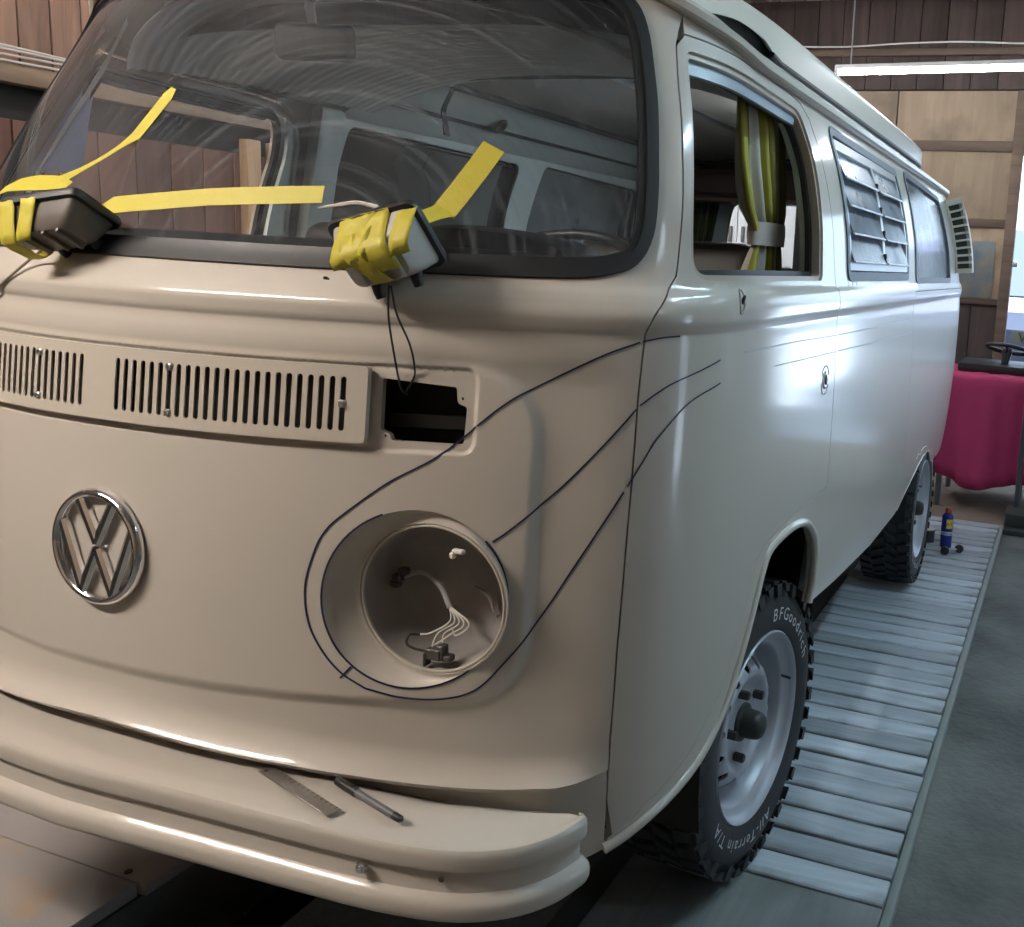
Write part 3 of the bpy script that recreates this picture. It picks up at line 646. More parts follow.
# door handle opening: ring of scuffed primer, escutcheon and slot
def handle_hole():
    D = [o for o in VAN.children if o.name == 'cab_door'][0]
    s0, z0 = 1.708, 1.069; n = nrm(s0, z0)
    V, Fc = lathe_data([(.006, -.004), (.007, .0015), (.017, .0030), (.021, .0012), (.022, 0)], 28, 'X'); o = new_obj('lock_escutcheon', mesh_from(V, Fc), D, STEEL); o.location = tuple(on(s0, z0, 0))
    V, Fc = lathe_data([(0, .001), (.0115, .001), (.012, 0)], 20, 'X'); o = new_obj('handle_hole', mesh_from(V, Fc), D, BLACK); o.location = tuple(on(s0, z0, .0028))
    for a0, a1 in ((.3, 1.3), (1.6, 2.8), (3.3, 4.6), (4.9, 5.9)):
        line_on('scratch_mark', [(s0+.034*math.cos(t), z0+.034*math.sin(t)) for t in np.linspace(a0, a1, 6)], .003, D, mat('scratch_white', (.75, .78, .78), .5), n=3)
    # drip hole with its pressed rim under the window
    p = on(1.074, 1.266, .001); bm = bmesh.new()
    bmesh.ops.create_uvsphere(bm, u_segments=12, v_segments=8, radius=1); bmesh.ops.transform(bm, matrix=Matrix.Translation(p) @ Matrix.Rotation(.35, 4, 'Y') @ Matrix.Diagonal((.0035, .0055, .012, 1)), verts=bm.verts); new_obj('mirror_mount_hole', bm_mesh(bm), D, BLACK)
    ringp = [on(1.074+.010*math.cos(t), 1.266+.020*math.sin(t), .0005) for t in np.linspace(0, 2*math.pi, 20, endpoint=False)]
    tube('mirror_mount_rim', ringp, .0022, PAINT, D, 6, True)
handle_hole()

# ---- louvred side window: frame, mullion and eight tilted panes
def louvre(sg):
    f = np.array([sg, 1, 1])
    alu = mat('louvre_frame_alloy', (.50, .53, .55), .38, metal=.7)
    root = panel('louvre_window', inset(WIN_2, -.008), [inset(WIN_2, .016)], mat('louvre_rubber', (.13, .15, .18), .5), VAN, off=.004, thick=.022, res=(.03, .03), edge=.02, sg=sg, belt=False)
    tag(root, 'jalousie window with tilting glass slats' if sg > 0 else 'far jalousie window')
    s0, s1, z0, z1 = 1.965, 2.845, 1.338, 1.640; sm_ = 2.43
    panel('louvre_frame', rounded([(s0-.012, z0-.012), (s1+.012, z0-.012), (s1+.012, z1+.014), (s0-.012, z1+.014)], .012, 4), [[(s0+.010, z0+.012), (sm_-.016, z0+.012), (sm_-.016, z1-.012), (s0+.010, z1-.012)], [(sm_+.016, z0+.012), (s1-.010, z0+.012), (s1-.010, z1-.012), (sm_+.016, z1-.012)]], alu, root, off=.002, thick=.022, res=(.04, .03), edge=.02, sg=sg, belt=False)
    gm = thin_glass('louvre_glass', (.62, .66, .70), (.30, .33, .38), .55, rough=.22)
    nrow = 4
    for (a, b) in ((s0+.010, sm_-.016), (sm_+.016, s1-.010)):
        for r in range(nrow):
            za = z0+.010+(z1-z0-.020)*r/nrow; zb = z0+.010+(z1-z0-.020)*(r+1)/nrow+.008
            V = []
            for (s, z, o_) in ((a, za, .010), (b, za, .010), (b, zb, -.010), (a, zb, -.010)): V.append(on(s, z, o_)*f)
            n_ = nrm((a+b)/2, za)*f*.004; V += [v-n_ for v in V]
            me = mesh_from(V, [(0, 1, 2, 3), (7, 6, 5, 4), (0, 4, 5, 1), (1, 5, 6, 2), (2, 6, 7, 3), (3, 7, 4, 0)], False); new_obj('glass_slat', me, root, gm)
            tube('slat_edge', [on(a, za, .0105)*f, on((a+b)/2, za, .0105)*f, on(b, za, .0105)*f], .0028, alu, root, 6)
    for k in range(nrow):
        z = z0+.03+(z1-z0-.03)*k/nrow
        bm = bmesh.new(); box_bm(bm, (0, 0, 0), (.010, .022, .020), .002, 1); o = new_obj('slat_clip', bm_mesh(bm), root, BLACK); o.location = tuple(on(sm_, z, .006)*f)
louvre(1)
panel('window_seal', inset(WIN_2, -.010), [inset(WIN_2, .014)], RUBBER, VAN, off=.004, thick=.034, res=(.03, .02), edge=.018, sg=-1, belt=False)
panel('far_side_window', inset(WIN_2, .006), [], GLASS, VAN, off=-.006, thick=0, res=(.05, .05), edge=.03, sg=-1, belt=False)

# ---- air intake scoop on the rear corner
def scoop(sg):
    z0, z1 = 1.330, 1.675; sa, sb = 4.30, 4.50
    bump = pchip([4.2, sa, sa+.03, sa+.115, sa+.150, sb, 4.7], [.004, .004, .010, .072, .078, .050, .02])
    def SF(s, z): s = np.asarray(s, float); return base(s, z)+frame_at(s, z)*bump(s)[..., None]
    def SN(s, z): return frame_at(s, z, SF)
    lp = rounded([(sa, z0), (sb-.02, z0), (sb, z0+.04), (sb-.01, z1-.09), (sb-.06, z1), (sa, z1)], [.02, .03, .03, .06, .03, .02], 5)
    holes = []; nrow = 9
    for r in range(nrow):
        za = z0+.022+(z1-z0-.04)*r/nrow; zb = za+(z1-z0-.04)/nrow-.010; e = sa+.118-(.012 if r >= 7 else 0)
        holes.append(rounded([(sa+.028, za), (e, za), (e, zb), (sa+.028, zb)], .004, 2))
    o = panel('air_scoop', lp, holes, PAINT2, VAN, off=0, thick=.03, res=(.016, .03), edge=.012, sg=sg, belt=False, surf=(SF, SN)); tag(o, 'slatted cream air intake on the rear corner')
    panel('scoop_backing', [(sa+.015, z0+.01), (sa+.14, z0+.01), (sa+.14, z1-.01), (sa+.015, z1-.01)], [], mat('scoop_dark', (.015, .022, .02), .8), o, off=-.016, thick=0, res=(.03, .05), edge=.03, sg=sg, belt=False, surf=(SF, SN))
for sg in (1, -1): scoop(sg)

# ---- rear end: panel with the tailgate window
RW = rounded([(S_REAR-.60, 1.31), (S_REAR+.60, 1.31), (S_REAR+.56, 1.66), (S_REAR-.56, 1.66)], .06, 6)
def back_surf(s, z):
    s = np.asarray(s, float); m = s > S_REAR; p = base(np.where(m, 2*S_REAR-s, s), z).copy(); p[..., 0] = np.where(m, -p[..., 0], p[..., 0]); return p
def back_n(s, z): return frame_at(s, z, back_surf)
panel('tail_panel', [(S_BACK+.002, .42), (2*S_REAR-S_BACK-.002, .42), (2*S_REAR-S_BACK-.002, 1.712), (S_BACK+.002, 1.712)], [RW], PAINT, VAN, thick=.02, res=(.05, .04), edge=.02, surf=(back_surf, back_n))
panel('tail_inner_panel', [(S_BACK+.01, .50), (2*S_REAR-S_BACK-.01, .50), (2*S_REAR-S_BACK-.01, 1.70), (S_BACK+.01, 1.70)], [inset(RW, -.01)], TRIMG, VAN, off=-.045, thick=0, res=(.08, .06), edge=.04, flip=True, belt=False, surf=(back_surf, back_n))
panel('tail_window', inset(RW, -.012), [], GLASS, VAN, off=-.01, thick=0, res=(.08, .06), edge=.04, belt=False, surf=(back_surf, back_n))

# ---- rain gutter and roof
def outline(k, zf, n=260):
    """closed plan loop at the gutter line, scaled inwards by k"""
    s = np.concatenate([np.linspace(0, S_REAR, n)]); z = zf(s); p = base(s, z); return p
gs = np.linspace(0, S_REAR, 200); gz = GUT_Z(gs); gp = base(gs, gz); gn = frame_at(gs, gz)
full = list(gp+gn*.004)+[(p*np.array([-1, 1, 1])) for p in (gp+gn*.004)[::-1][1:-1]]
fn = list(gn)+[n*np.array([-1, 1, 1]) for n in gn[::-1][1:-1]]
def gutter():
    prof = [(-.004, -.004), (.012, -.004), (.017, .000), (.018, .012), (.015, .012), (.013, .004), (.002, .004), (-.004, .018)]
    V = []; Fc = []; N = len(full); m = len(prof)
    for p, n in zip(full, fn):
        h = np.array([n[0], n[1], 0]); h /= np.linalg.norm(h)
        for o_, z in prof: V.append(p+h*o_+np.array([0, 0, z]))
    for i in range(N):
        j = (i+1) % N
        for k in range(m-1): Fc.append((i*m+k, j*m+k, j*m+k+1, i*m+k+1))
    bm = bmesh.new(); me = mesh_from(V, Fc); bm.from_mesh(me); return new_obj('rain_gutter', bm_mesh(bm, 35), VAN, PAINT2)
gutter()
def roof():
    V = []; Fc = []; N = len(full); lv = [(0, .010), (.03, .034), (.07, .062), (.12, .085), (.20, .106), (.32, .124), (.50, .138), (.75, .148), (.97, .151)]
    ctr = np.array([0, 2.35, 0])
    zc = 1.712
    for k, dz in lv:
        for p in full:
            q = ctr+(p-ctr)*(1-k) if True else p
            # keep the rim rounded: pull in by distance from the side, not by proportion along the length
            x = p[0]*(1-k); y = p[1]+(2.35-p[1])*(k*.45); V.append((x, y, p[2]*(1-k)+zc*k+dz+ (.03*k*(1 if abs(p[1]) < .8 else 0))*0))
    for a in range(len(lv)-1):
        for i in range(N): j = (i+1) % N; Fc.append((a*N+i, a*N+j, (a+1)*N+j, (a+1)*N+i))
    bm = bmesh.new(); me = mesh_from(V, Fc); bm.from_mesh(me); return new_obj('roof', bm_mesh(bm, 60), VAN, PAINT)
roof()
# ---- raised lid of the pop-top
def pop_top():
    def plan(t, k):
        pass
    half = [(0, .52), (.22, .525), (.42, .55), (.55, .62), (.615, .76), (.642, .96), (.657, 1.22), (.66, 1.7), (.66, 2.4), (.66, 3.1), (.655, 3.5), (.63, 3.68), (.55, 3.74), (.3, 3.75), (0, 3.75)]
    H = spline([(a, b, 0) for a, b in half], 6); L = [np.array([p[0], p[1]]) for p in H]+[np.array([-p[0], p[1]]) for p in H[::-1][1:-1]]
    c = np.array([0, 2.2]); V = []; Fc = []; N = len(L)
    zb = pchip([.5, .65, .75, .9, 1.02, 1.15, 1.27, 4.2], [1.806, 1.802, 1.806, 1.834, 1.846, 1.842, 1.818, 1.828]); zt = pchip([.5, 1.0, 1.4, 4.2], [1.865, 1.897, 1.900, 1.896])
    rows = [(.03, 'b', .012), (.0, 'b', 0), (0, 'b', .003), (0, 'b', .008), (.0, 't', -.022), (.0, 't', -.014), (.003, 't', -.006), (.010, 't', -.0015), (.024, 't', 0), (.10, 't', .012), (.4, 't', .03), (.8, 't', .036), (.97, 't', .036)]
    for k, w, dz in rows:
        for p in L:
            d = p-c; q = np.array([p[0]*(1-k), c[1]+d[1]*(1-k*.5)]); z = (zb(p[1]) if w == 'b' else zt(p[1]))+dz; V.append((q[0], q[1], float(z)))
    for a in range(len(rows)-1):
        for i in range(N): j = (i+1) % N; Fc.append((a*N+i, a*N+j, (a+1)*N+j, (a+1)*N+i))
    bm = bmesh.new(); me = mesh_from(V, Fc); bm.from_mesh(me); o = new_obj('pop_top_lid', bm_mesh(bm, 50), VAN, PAINT2); tag(o, 'long cream pop-top roof lid')
    # black bellows in the gap
    V = []; Fc = []
    for k, z in ((.030, 1.74), (.028, 1.86)):
        for p in L: V.append((p[0]*(1-k*1.3), c[1]+(p[1]-c[1])*(1-k*.5), z))
    for i in range(N): j = (i+1) % N; Fc.append((i, j, N+j, N+i))
    bm = bmesh.new(); me = mesh_from(V, Fc); bm.from_mesh(me); new_obj('lid_bellows', bm_mesh(bm, 50), o, RUBBER)
    sl = [p for p in L if p[0] > 0 and p[1] > 1.2]
    for sg in (1, -1): tube('lid_seal', [np.array([(p[0]-.004)*sg, p[1], float(zb(p[1]))-.004]) for p in sl], .008, RUBBER, o, 6)
pop_top()

# ---- front bumper
def bumper():
    half = [(0, -.092), (.10, -.087), (.2, -.079), (.35, -.066), (.5, -.049), (.6, -.029), (.67, -.002), (.725, .040), (.758, .088), (.774, .132), (.778, .156), (.770, .166)]
    H = [p[:2] for p in spline([(a, b, 0) for a, b in half], 6)]
    Lp = [np.array([-p[0], p[1]]) for p in H[::-1][:-1]]+[np.array(p) for p in H]; N = len(Lp)
    prof = [(-.060, .0095), (-.030, .0115), (-.011, .0125), (-.0045, .0110), (-.001, .0065), (0, .000), (0, -.0150), (-.0010, -.0190), (-.0080, -.0210), (-.0100, -.0225), (-.0100, -.0500), (-.0085, -.0565), (-.0010, -.0620), (.0040, -.0670), (.0055, -.0730), (.0055, -.0860), (.002, -.0945), (-.006, -.1000), (-.035, -.1060)]
    V = []; Fc = []; m = len(prof)+2
    for i, p in enumerate(Lp):
        t = Lp[min(i+1, N-1)]-Lp[max(i-1, 0)]; t /= np.linalg.norm(t); n = np.array([t[1], -t[0]])
        # back edge of the tread shelf follows the body
        zo = .5175-.037*min(1, (abs(p[0])/.76)**2); yb = float(np.interp(abs(p[0]), [0, .42, .55, .67, .76], [.045, .048, .064, .108, .158])); b = np.array([p[0]*.985, max(yb, p[1]+.004)])
        far = abs(p[0]) > .70
        V.append((b[0]-(.02*np.sign(p[0]) if far else 0), b[1]+(.004 if far else .07), zo-.03)); V.append((b[0], b[1], zo+.0080))
        e = p-n*.011
        for f_, dz_ in ((.30, .0092), (.72, .0112)): q = b*(1-f_)+e*f_; V.append((q[0], q[1], zo+dz_))
        for o_, z in prof[2:]:
            q = p+n*o_
            V.append((q[0], q[1], zo+z))
    for i in range(N-1):
        for k in range(m-1): Fc.append((i*m+k, (i+1)*m+k, (i+1)*m+k+1, i*m+k+1))
    Fc.append(tuple(range(m))); Fc.append(tuple((N-1)*m+k for k in range(m))[::-1])
    bm = bmesh.new(); me = mesh_from(V, Fc); bm.from_mesh(me); o = new_obj('front_bumper', bm_mesh(bm, 38), VAN, PAINT); tag(o, 'cream front bumper with a flat step on top')
    return o
BUMPER = bumper()
def bolt_at(p, r, name, material, n=16):
    V, Fc = lathe_data([(0, -.010), (r*.45, -.010), (r*.55, -.006), (r*.9, -.006), (r, -.002), (r, 0)], n, 'Y'); bm = bmesh.new(); me = mesh_from(V, Fc); bm.from_mesh(me); o = new_obj(name, bm_mesh(bm, 35), BUMPER, material); o.location = p; return o
# ---- floor pan, wheel wells and running gear (dark, below the body)
wbox('floor_pan', (-.70, .40, .38), (.70, 4.2, .45), DARK, VAN, .01)
for sg in (1, -1):
    for yc in (1.0, 3.42):
        V = []; Fc = []; n = 20; x0, x1 = .42*sg, .80*sg
        for x in (x0, x1):
            for k in range(n+1):
                t = math.pi*(-.08+1.16*k/n); V.append((x, yc+.42*math.cos(t), .32+.45*math.sin(t)))
        for k in range(n): Fc.append((k, k+1, n+2+k, n+1+k))
        Fc.append(tuple(range(n+1)))
        new_obj('wheel_well', mesh_from(V, Fc, False), VAN, DARK)
for yc in (1.0, 3.42): tube('axle', [(-.70, yc, .23), (.70, yc, .23)], .035, DARK, VAN, 10)
wbox('gearbox', (-.25, 2.9, .15), (.25, 4.0, .42), DARK, VAN, .04)

# pale glass edge showing along the top of the open cab windows
for sg in (1, -1):
    panel('lowered_glass_guide', [(.900, 1.655), (1.25, 1.650), (1.60, 1.645), (1.640, 1.668), (1.60, 1.678), (1.25, 1.684), (.892, 1.687)], [], mat('guide_blue_grey', (.30, .36, .42), .35), VAN, off=-.014, thick=.006, res=(.05, .02), edge=.02, sg=sg, belt=False)
# ---- wheels: tyre with lugs, steel rim, hub cap, nuts, raised lettering
R_T, R_RIM = .352, .222
TYRE = mat('tyre_rubber', (.022, .024, .027), .62, var=.25, vscale=25, bump=.05)
RIM = mat('silver_rim', (.40, .42, .47), .42, metal=.35, var=.06, vscale=10)
WHITE_L = mat('tyre_lettering_white', (.62, .64, .66), .55)
def wheel_meshes():
    M = {}
    # x = 0 on the outer face, the tyre extends to -0.215
    def P(): return None
    prof = [(R_RIM-.004, -.200), (R_RIM+.004, -.212), (R_RIM+.03, -.226), (.286, -.232), (.316, -.226), (.334, -.212), (.3395, -.19), (.3405, -.115), (.3395, -.040), (.334, -.014), (.316, -.001), (.288, .004), (.262, .003), (.243, -.001), (.233, -.004), (R_RIM+.003, -.014), (R_RIM-.005, -.030)]
    V, Fc = lathe_data(prof, 72, 'X'); bm = bmesh.new(); me = mesh_from(V, Fc); bm.from_mesh(me); M['tyre'] = bm_mesh(bm, 40)
    # lugs
    bm = bmesh.new(); n = 40
    def lug(t, xa, xb, dt, skew, r0, r1, sk2=0):
        vs = []
        for r in (r0, r1):
            for (x, tt) in ((xa, t-dt+skew), (xb, t-dt-skew), (xb, t+dt-skew+sk2), (xa, t+dt+skew+sk2)):
                sh = .92 if r == r1 else 1.; vs.append(bm.verts.new((x, r*math.cos(tt), r*math.sin(tt))))
        for f in ((0, 3, 2, 1), (4, 5, 6, 7), (0, 1, 5, 4), (1, 2, 6, 5), (2, 3, 7, 6), (3, 0, 4, 7)): bm.faces.new([vs[i] for i in f])
    for i in range(n):
        t = 2*math.pi*i/n; w = 2*math.pi/n
        lug(t, -.052, -.006, w*.30, .012, .334, R_T)            # outer shoulder
        lug(t+w*.5, -.222, -.172, w*.30, -.012, .334, R_T)
        lug(t+w*.22, -.104, -.060, w*.27, -.030, .334, R_T)
        lug(t+w*.70, -.164, -.112, w*.27, .030, .334, R_T)
        # side biters reaching down the sidewall
        vs = []; L = .026 if i % 2 else .014
        for (x, r, tt) in ((-.010, .345, t-w*.30), (-.010, .345, t+w*.30), (.0045, .345-L, t+w*.22), (.0045, .345-L, t-w*.22), (.004, .348, t-w*.30), (.004, .348, t+w*.30), (.0075, .343-L, t+w*.22), (.0075, .343-L, t-w*.22)):
            vs.append(bm.verts.new((x, r*math.cos(tt), r*math.sin(tt))))
        for f in ((0, 3, 2, 1), (4, 5, 6, 7), (0, 1, 5, 4), (1, 2, 6, 5), (2, 3, 7, 6), (3, 0, 4, 7)): bm.faces.new([vs[j] for j in f])
    M['tread_lugs'] = bm_mesh(bm, 30)
    # rim: outer flange, drop well, disc with oval holes
    prof = [(R_RIM-.016, -.200), (R_RIM-.018, -.06), (R_RIM-.010, -.034), (R_RIM-.002, -.024), (R_RIM+.004, -.016), (R_RIM+.008, -.010), (R_RIM+.009, -.005), (R_RIM+.006, -.001), (R_RIM+.002, -.003), (R_RIM-.004, -.014), (R_RIM-.010, -.024), (R_RIM-.022, -.029), (R_RIM-.028, -.034), (R_RIM-.032, -.062), (R_RIM-.036, -.082), (R_RIM-.040, -.086)]
    V, Fc = lathe_data(prof, 72, 'X'); bm = bmesh.new(); me = mesh_from(V, Fc); bm.from_mesh(me); M['rim'] = bm_mesh(bm, 45)
    # disc through flat triangulation with holes, raised by radius
    ro = R_RIM-.036; loops = [[(ro*math.cos(t), ro*math.sin(t)) for t in np.linspace(0, 2*math.pi, 72, endpoint=False)], [(.048*math.cos(t), .048*math.sin(t)) for t in np.linspace(0, 2*math.pi, 36, endpoint=False)]]
    nh = 14; rc = .147
    for k in range(nh):
        a = 2*math.pi*k/nh; c, s = math.cos(a), math.sin(a)
        loops.append([(rc*c+(.0200*math.cos(t))*c-(.0125*math.sin(t))*s, rc*s+(.0200*math.cos(t))*s+(.0125*math.sin(t))*c) for t in np.linspace(0, 2*math.pi, 16, endpoint=False)])
    pts = []; ed = []
    for l in loops:
        k0 = len(pts); pts += l; ed += [(k0+i, k0+(i+1) % len(l)) for i in range(len(l))]
    for r in (.06, .072, .084, .096, .108, .116, .122): pts += [(r*math.cos(t+.03), r*math.sin(t+.03)) for t in np.linspace(0, 2*math.pi, 64, endpoint=False)]
    q = delaunay_2d_cdt([Vector(p) for p in pts], ed, [], 0, 1e-7); V2 = np.array([tuple(v) for v in q[0]]); T = np.array([tuple(f) for f in q[2]]); C = V2[T].mean(1)
    m_ = pip(C, np.array(loops[0]))
    for h in loops[1:]: m_ &= ~pip(C, np.array(h))
    T = T[m_]; hx = pchip([.04, .055, .075, .100, .118, .128, .165, .18], [-.050, -.050, -.054, -.050, -.036, -.036, -.074, -.088]); r = np.hypot(V2[:, 0], V2[:, 1])
    V3 = [(float(hx(rr)), v[0], v[1]) for v, rr in zip(V2, r)]; me = mesh_from(V3, T); bm = bmesh.new(); bm.from_mesh(me)
    loose = [v for v in bm.verts if not v.link_faces]; bmesh.ops.delete(bm, geom=loose, context='VERTS')
    bmesh.ops.recalc_face_normals(bm, faces=bm.faces); r_ = bmesh.ops.solidify(bm, geom=list(bm.faces), thickness=.004); M['wheel_disc'] = bm_mesh(bm, 40)
    V, Fc = lathe_data([(.050, -.062), (.046, -.044), (.036, -.040), (.034, -.012), (.031, -.002), (.025, .005), (.010, .008), (.0, .0085)], 32, 'X'); bm = bmesh.new(); me = mesh_from(V, Fc); bm.from_mesh(me); M['hub_cap'] = bm_mesh(bm, 40)
    V, Fc = lathe_data([(.011, -.056), (.011, -.034), (.009, -.030), (0, -.030)], 6, 'X'); bm = bmesh.new(); me = mesh_from(V, Fc); bm.from_mesh(me); M['lug_nut'] = bm_mesh(bm, 25)
    # backing drum so that the holes read dark
    V, Fc = lathe_data([(.0, -.10), (.165, -.10), (.168, -.16)], 40, 'X'); M['brake_drum'] = mesh_from(V, Fc)
    # lettering, tops outwards, running clockwise seen from outside
    def arc_text(txt, a_mid, rad, size):
        VV = []; FF = []; adv = {'B': .74, 'F': .66, 'G': .80, 'o': .66, 'd': .68, 'r': .50, 'i': .34, 'c': .60, 'h': .66, 'A': .74, 'l': .32, '-': .48, 'T': .64, 'e': .64, 'a': .62, 'n': .66, '/': .4, ' ': .4}
        tot = sum(adv.get(c, .6) for c in txt)*size*1.12; a = a_mid+tot/2/rad
        for ch in txt:
            w = adv.get(ch, .6)*size*1.12; a -= w/2/rad
            if ch != ' ':
                Vc, Fcs = text_data(ch, size); k0 = len(VV)
                for lay in (0, 1):
                    for v in Vc:
                        # radial outwards = glyph up; tangent clockwise = glyph right. seen from +x: y to the right, z up
                        rr = rad+v[1]*1.0; an = a-v[0]*1.12/rad; VV.append((.0035+.0018*lay+(-.0012 if rad+v[1] > .295 else 0), rr*math.cos(an), rr*math.sin(an)))
                nv = len(Vc)
                for f_ in Fcs: FF.append(tuple(k0+nv+i for i in f_))
            a -= w/2/rad
        return VV, FF
    VV, FF = arc_text('BFGoodrich', math.radians(52), .259, .044); v2, f2 = arc_text('All-Terrain T/A', math.radians(-112), .259, .040); k0 = len(VV); VV += v2; FF += [tuple(k0+i for i in f_) for f_ in f2]
    M['sidewall_lettering'] = mesh_from(VV, FF, False)
    V, Fc = tube_data([(-.020, .178, 0), (.006, .176, 0)], .0035, 8); M['valve'] = mesh_from(V, Fc)
    return M
WM = wheel_meshes()
WMAT = {'tyre': TYRE, 'tread_lugs': TYRE, 'rim': RIM, 'wheel_disc': RIM, 'hub_cap': mat('hub_dark', (.022, .022, .02), .5, var=.3, vscale=40), 'lug_nut': mat('nut_black', (.02, .02, .02), .45), 'brake_drum': DARK, 'sidewall_lettering': WHITE_L, 'valve': BLACK}
for k, me in WM.items(): me.materials.append(WMAT[k])
def wheel(x, y, sg, steer=0., spin=0.):
    e = empty('wheel', (x, y, R_T-LIFT), VAN, (0, 0, steer+(math.pi if sg < 0 else 0)))
    for k, me in WM.items():
        if k == 'lug_nut':
            for i in range(5):
                o = new_obj(k, me, e); a = spin+2*math.pi*(i+.25)/5; o.location = (.004, .082*math.cos(a), .082*math.sin(a))
        else:
            o = new_obj(k, me, e)
            if k == 'tread_lugs': o['kind'] = 'stuff'
            if k in ('valve',): o.rotation_euler = (spin+.1, 0, 0)
            if k == 'wheel_disc': o.rotation_euler = (spin, 0, 0)
    return e
wheel(.790, 1.02, 1, -.10, .25); wheel(-.790, 1.02, -1, -.10, 1.)
wheel(.826, 3.36, 1, 0, 2.2); wheel(-.826, 3.36, -1, 0, .4)
# ------------------------------------------------------------------ cab and living space (parts of the van)
VINYL = mat('seat_vinyl_dark', (.035, .030, .028), .5, var=.2, vscale=20)
CLOTHG = mat('headliner_grey', (.74, .74, .72), .8)
def headliner():
    V = []; Fc = []; nx, ny = 24, 130
    xx = np.linspace(0, .70, 60); sx_ = np.array([float(s_of_x(x, 1.74)) for x in xx]); yw = base(sx_, np.full_like(sx_, 1.76))[:, 1]
    for j in range(ny+1):
        for i in range(nx+1):
            t = -1+2*i/nx; x = .62*t; y0 = float(np.interp(abs(x), xx, yw))+.075; y = y0+(1.36-y0)*j/ny; zt = 1.800-.10*abs(t)**2.6-.030*(1-j/ny)**4
            V.append((x, y, zt+.0045*abs(math.sin(math.pi*j/4.5))))
    for j in range(ny):
        for i in range(nx): a = j*(nx+1)+i; Fc.append((a, a+1, a+nx+2, a+nx+1))
    new_obj('pleated_headliner', mesh_from(V, Fc), VAN, CLOTHG)
headliner()
# coves of the roof beside the pop-top opening, and the inside of the lid
for sg in (1, -1):
    V = []; Fc = []; n = 10
    ys = np.linspace(1.36, 3.7, 12)
    for y in ys:
        for k in range(n+1):
            t = k/n; V.append((sg*(.745-.30*t), y, 1.690+.115*math.sin(t*math.pi/2)))
    for j in range(len(ys)-1):
        for k in range(n): a = j*(n+1)+k; Fc.append((a, a+1, a+n+2, a+n+1))
    c = new_obj('roof_cove', mesh_from(V, Fc), VAN, TRIMG)
    tube('opening_edge', [(sg*.445, y, 1.806) for y in ys], .012, BLACK, c, 6)
tube('opening_edge', [(-.445, 1.36, 1.80), (-.2, 1.345, 1.807), (.2, 1.345, 1.807), (.445, 1.36, 1.80)], .014, BLACK, VAN, 6)
wbox('lid_lining', (-.50, 1.30, 1.885), (.50, 3.7, 1.89), mat('lid_lining_grey', (.62, .66, .68), .7), VAN, .001)
# round vent and strap on the far cove
V, Fc = lathe_data([(0, .004), (.016, .004), (.018, .008), (.028, .008), (.032, .002), (.032, 0)], 24, 'Z'); o = new_obj('cove_vent', mesh_from(V, Fc), VAN, BLACK); o.location = (-.60, 1.99, 1.758); o.rotation_euler = (math.pi, -.75, 0)
ribbon('roof_strap', spline([(-.46, 1.52, 1.80), (-.50, 1.53, 1.74), (-.50, 1.54, 1.70), (-.495, 1.54, 1.665)], 4), [(0, 1, 0)]*13, [(1, 0, 0)]*13, [.018]*4+[.022]*5+[.028]*4, .004, BLACK, VAN)
# B posts between door and living space
for sg in (1, -1):
    wbox('door_post', (sg*.700, 1.215, .82), (sg*.815, 1.36, 1.30), TRIMG, VAN, .02)
    o = box('door_post_upper', (sg*.748, 1.285, 1.50), (.045, .10, .42), TRIMG, VAN, .015, (0, -sg*.19, 0))
# dashboard
def dash():
    s = np.linspace(-.80, .80, 61); rows = [(.030, 1.292), (.045, 1.318), (.085, 1.330), (.15, 1.332), (.20, 1.320), (.225, 1.290), (.23, 1.20), (.215, 1.02)]
    p0 = base(s, np.full_like(s, 1.29)); n0 = frame_at(s, np.full_like(s, 1.29)); h = n0*np.array([1, 1, 0]); h /= np.linalg.norm(h, axis=1, keepdims=True)
    V = []; Fc = []; N = len(s)
    for k, (d, z) in enumerate(rows):
        for i in range(N):
            q = p0[i]-h[i]*d; q = q*np.array([1-.35*d, 1, 1]); q[2] = z
            q[1] = q[1] if k < 3 else q[1]*.6+.4*(.10+d+.13)
            V.append(q)
    for k in range(len(rows)-1):
        for i in range(N-1): a = k*N+i; Fc.append((a, a+1, a+N+1, a+N))
    bm = bmesh.new(); me = mesh_from(V, Fc); bm.from_mesh(me); D = new_obj('dashboard', bm_mesh(bm, 40), VAN, mat('dash_black', (.02, .022, .022), .55, var=.3, vscale=30))
    # hood over the instruments
    V = []; Fc = []; n = 20; 
    for (y, sc, zz) in ((.300, .98, .0), (.335, 1.0, .006), (.41, 1.0, .004), (.46, .96, -.01)):
        for k in range(n+1):
            t = math.pi*k/n; V.append((.43+.215*sc*math.cos(t), y, 1.310+zz+.052*sc*math.sin(t)**.8))
    for a in range(3):
        for k in range(n): b = a*(n+1)+k; Fc.append((b, b+1, b+n+2, b+n+1))
    Fc.append(tuple(range(n+1)))
    bm = bmesh.new(); me = mesh_from(V, Fc); bm.from_mesh(me); new_obj('instrument_hood', bm_mesh(bm, 40), D, BLACK)
dash()
# steering wheel
E = empty('steering_wheel', (.40, .60, 1.262), VAN, (math.radians(32), 0, 0))
t_ = np.linspace(0, 2*math.pi, 48, endpoint=False)
tube('wheel_rim', [(.205*math.cos(t), .205*math.sin(t), 0) for t in t_], .011, BLACK, E, 8, True)
lathe('wheel_boss', [(.0, .012), (.035, .010), (.045, -.01), (.03, -.06), (.025, -.35)], BLACK, E, 20, 'Z')
for a in (0, math.pi, math.pi*1.5): tube('spoke', [(.03*math.cos(a), .03*math.sin(a), -.004), (.20*math.cos(a), .20*math.sin(a), 0)], .011, BLACK, E, 6)
